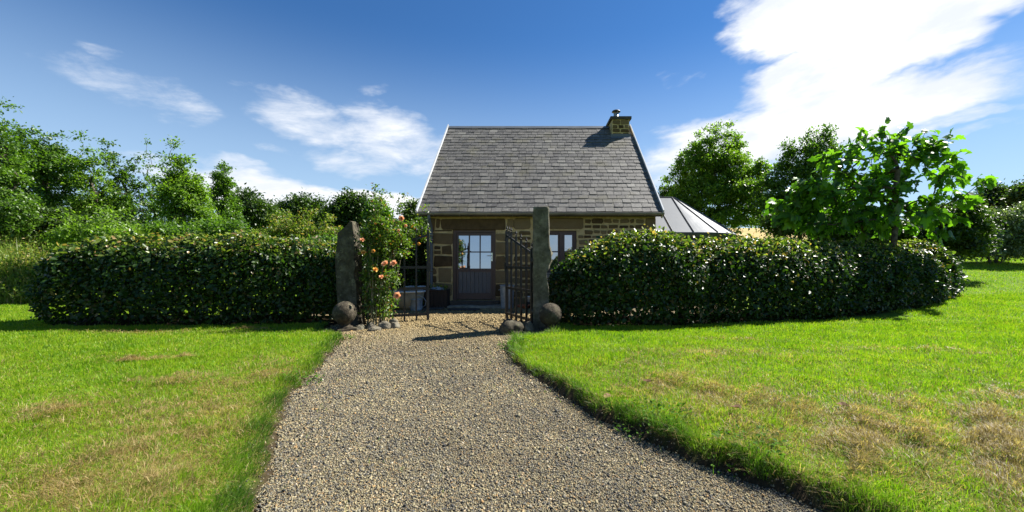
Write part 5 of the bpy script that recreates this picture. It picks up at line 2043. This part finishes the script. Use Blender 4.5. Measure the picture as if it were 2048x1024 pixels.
def build_bench():
    base = thing('garden_bench', (1.0, 11.9, .02), 'weathered slatted garden bench under the cottage window half hidden by the hedge', 'bench')
    W = .80
    mb = MB()
    for q in range(6):
        z = .52 + q * .09
        mb.box(-W + .05, W - .05, .22 + q * .012, .245 + q * .012, z, z + .06, 0, .006)
    mb.build('backrest', M['bench'], base)
    mb = MB()
    for q in range(5):
        y = -.24 + q * .095
        mb.box(-W + .05, W - .05, y, y + .075, .42, .445, 0, .006)
    mb.build('seat', M['bench'], base)
    for s in (-1, 1):
        for yy, h in ((-.24, .64), (.27, 1.06)):
            mb = MB()
            mb.box(s * W - .035, s * W + .035, yy - .03, yy + .03, 0, h, 0, .008)
            mb.build('leg', M['bench'], base)
        mb = MB()
        mb.box(s * W - .04, s * W + .04, -.28, .238, .642, .675, 0, .008)
        mb.build('armrest', M['bench'], base)
    mb = MB()
    for q in range(4):
        mb.box(-W + .05, W - .05, -.235, -.215, .06 + q * .09, .12 + q * .09, 0, .004)
    mb.build('apron', M['bench'], base)


build_bench()


def build_small():
    base = thing('terracotta_saucer', (-.40, 11.78, .02), 'shallow terracotta pot saucer on the gravel between bin and gatepost', 'saucer')
    mb = MB()
    mb.lathe([(0, 0), (.15, 0), (.19, .085), (.20, .09), (.20, .11), (.18, .11), (.14, .03), (0, .03)], (0, 0, 0), 28)
    mb.build('dish', M['terra'], base)
    base = thing('paint_pot', (-.27, 11.98, .02), 'small white pot by the wall behind the terracotta saucer', 'pot')
    mb = MB()
    mb.lathe([(0, .18), (.075, .18), (.085, .32), (.095, .325), (.095, .345), (.08, .34), (.07, .2), (0, .2)], (0, 0, 0), 20)
    mb.build('pot', M['enamel'], base)
    mb = MB()
    mb.lathe([(0, 0), (.10, 0), (.09, .18), (0, .18)], (0, 0, 0), 16)
    mb.build('stand', M['wood_dark'], base)
    # stone doorstep slab, flat stone and boot scraper grid
    bm = bmesh.new()
    bmesh.ops.create_cube(bm, size=1)
    for v in bm.verts:
        v.co = Vector((v.co.x * 2.02, v.co.y * .34, v.co.z * .14))
    bmesh.ops.subdivide_edges(bm, edges=list(bm.edges), cuts=9, use_grid_fill=True)
    bm.normal_update()
    disp(bm, .030, 3.0, 7, .008)
    me = bpy.data.meshes.new('doorstep')
    bm.to_mesh(me); bm.free()
    me.materials.append(M['step'])
    o = link('doorstep', me)
    o.location = (-1.98, 11.93, .02)
    tag(o, 'long rough stone slab lying in front of the cottage door', 'doorstep')
    bm = bmesh.new()
    bmesh.ops.create_cube(bm, size=1)
    for v in bm.verts:
        v.co = Vector((v.co.x * .55, v.co.y * .36, v.co.z * .07))
    bmesh.ops.subdivide_edges(bm, edges=list(bm.edges), cuts=6, use_grid_fill=True)
    bm.normal_update()
    disp(bm, .03, 4.0, 3, .006)
    me = bpy.data.meshes.new('flagstone')
    bm.to_mesh(me); bm.free()
    me.materials.append(M['step_dark'])
    o = link('flagstone', me)
    o.location = (-2.98, 11.45, .035)
    tag(o, 'dark flat flagstone on the gravel beside the watering can', 'flagstone')
    base = thing('door_grid', (-2.10, 11.42, .02), 'small dark metal boot scraper grid in front of the doorstep', 'grid')
    mb = MB()
    W, D_ = .43, .16
    mb.box(-W, W, -D_, -D_ + .02, 0, .035)
    mb.box(-W, W, D_ - .02, D_, 0, .035)
    for s in (-1, 1):
        mb.box(s * W - .01, s * W + .01, -D_ + .02, D_ - .02, 0, .035)
    mb.build('rim', M['iron'], base)
    mb = MB()
    for q in range(27):
        x = -W + .03 + q * (2 * W - .06) / 26
        mb.box(x - .004, x + .004, -D_ + .02, D_ - .02, .004, .034)
    for yy in (-.05, .05):
        mb.box(-W + .012, W - .012, yy - .004, yy + .004, .008, .030)
    mb.build('grille', M['zinc_seam'], base)


build_small()


def build_litter():
    rng = random.Random(12)
    spots = [(1285, 762, 'lone brown leaf on the lawn uphill of the straw patch'), (1222, 790, 'curled pale leaf at the lawn edge above the path'), (1672, 808, 'dark curled leaf far out on the sunny lawn'),
             (1460, 815, 'tan leaf resting on the worn middle of the lawn'), (432, 692, 'small dark green leaf on the lawn in front of the long hedge'), (655, 662, 'pale leaf beside the ball pedestal on the grass')]
    V = [(0, 0, 0), (.3, .3, .14), (.28, .7, .18), (0, 1, .05), (-.28, .7, .2), (-.3, .3, .12), (0, .5, 0)]
    Fc = [(6, 0, 1), (6, 1, 2), (6, 2, 3), (6, 3, 4), (6, 4, 5), (6, 5, 0)]
    for k, (px, py, lab) in enumerate(spots):
        d = EYE * F / (py - CY)
        for _ in range(3):
            x = (px - CX) * d / F
            d = (EYE - float(H(x, d)) - .04) * F / (py - CY)
        x = (px - CX) * d / F
        mb = MB()
        mb.add(V, Fc)
        o = mb.build('fallen_leaf', M['dead' if k != 4 else 'weed'])
        o.location = (x, d, float(H(x, d)) + .045)
        o.scale = (.10, .10, .10)
        o.rotation_euler = (rng.uniform(-.3, .3), rng.uniform(-.3, .3), rng.uniform(0, 6))
        tag(o, lab, 'leaf', 'leaves fallen on the lawns')


M['dead'] = plain('dead_leaf', (0.20, 0.105, 0.05), 0.8)
build_litter()


def build_edge_weeds():
    """broad-leaved weeds growing where the lawn meets the gravel"""
    rng = np.random.default_rng(3)
    for k, (x, y, r, n, lab) in enumerate([(-2.78, 4.75, .17, 120, 'leafy weed spilling onto the gravel half way along the path'), (-3.52, 7.35, .12, 70, 'small weed at the lawn corner near the ball finial'),
                                      (-.40, 6.65, .22, 150, 'clover patch on the lawn corner below the dark boulder'), (1.02, 3.42, .26, 200, 'broad leaved weeds hanging over the shaded lawn edge'), (1.50, 2.86, .22, 160, 'dark weeds at the lawn edge closest to the viewer')]):
        gz = float(terrain(x, y)) + .01
        base = thing('weed_plant', (x, y, gz), lab, 'weed', 'weeds along the path edges')
        a = rng.uniform(0, 2 * math.pi, n)
        q = r * np.sqrt(rng.uniform(0, 1, n))
        P = np.stack([x + np.cos(a) * q * 1.3, y + np.sin(a) * q, np.zeros(n)], -1)
        P[:, 2] = H(P[:, 0], P[:, 1]) + rng.uniform(.02, .09, n)
        A = np.stack([np.cos(a), np.sin(a), rng.uniform(-.2, .5, n)], -1) + rng.normal(0, .4, (n, 3))
        N = rnd_dir(rng, n) * .5 + np.array([0, 0, 1.])
        v, f = scatter(LEAF, LEAF_F, P, A, N, rng.uniform(.02, .042, n))
        np_obj('foliage', v, f, M['low_weed'], base)
        mb = MB()
        for j in range(0, n, 5):
            p = Vector(P[j])
            mb.tube([(x + (p.x - x) * .5, y + (p.y - y) * .5, gz - .01), p], [.003, .002], 4)
        at_origin(mb.build('stem', M['cane'], base), base)


build_edge_weeds()
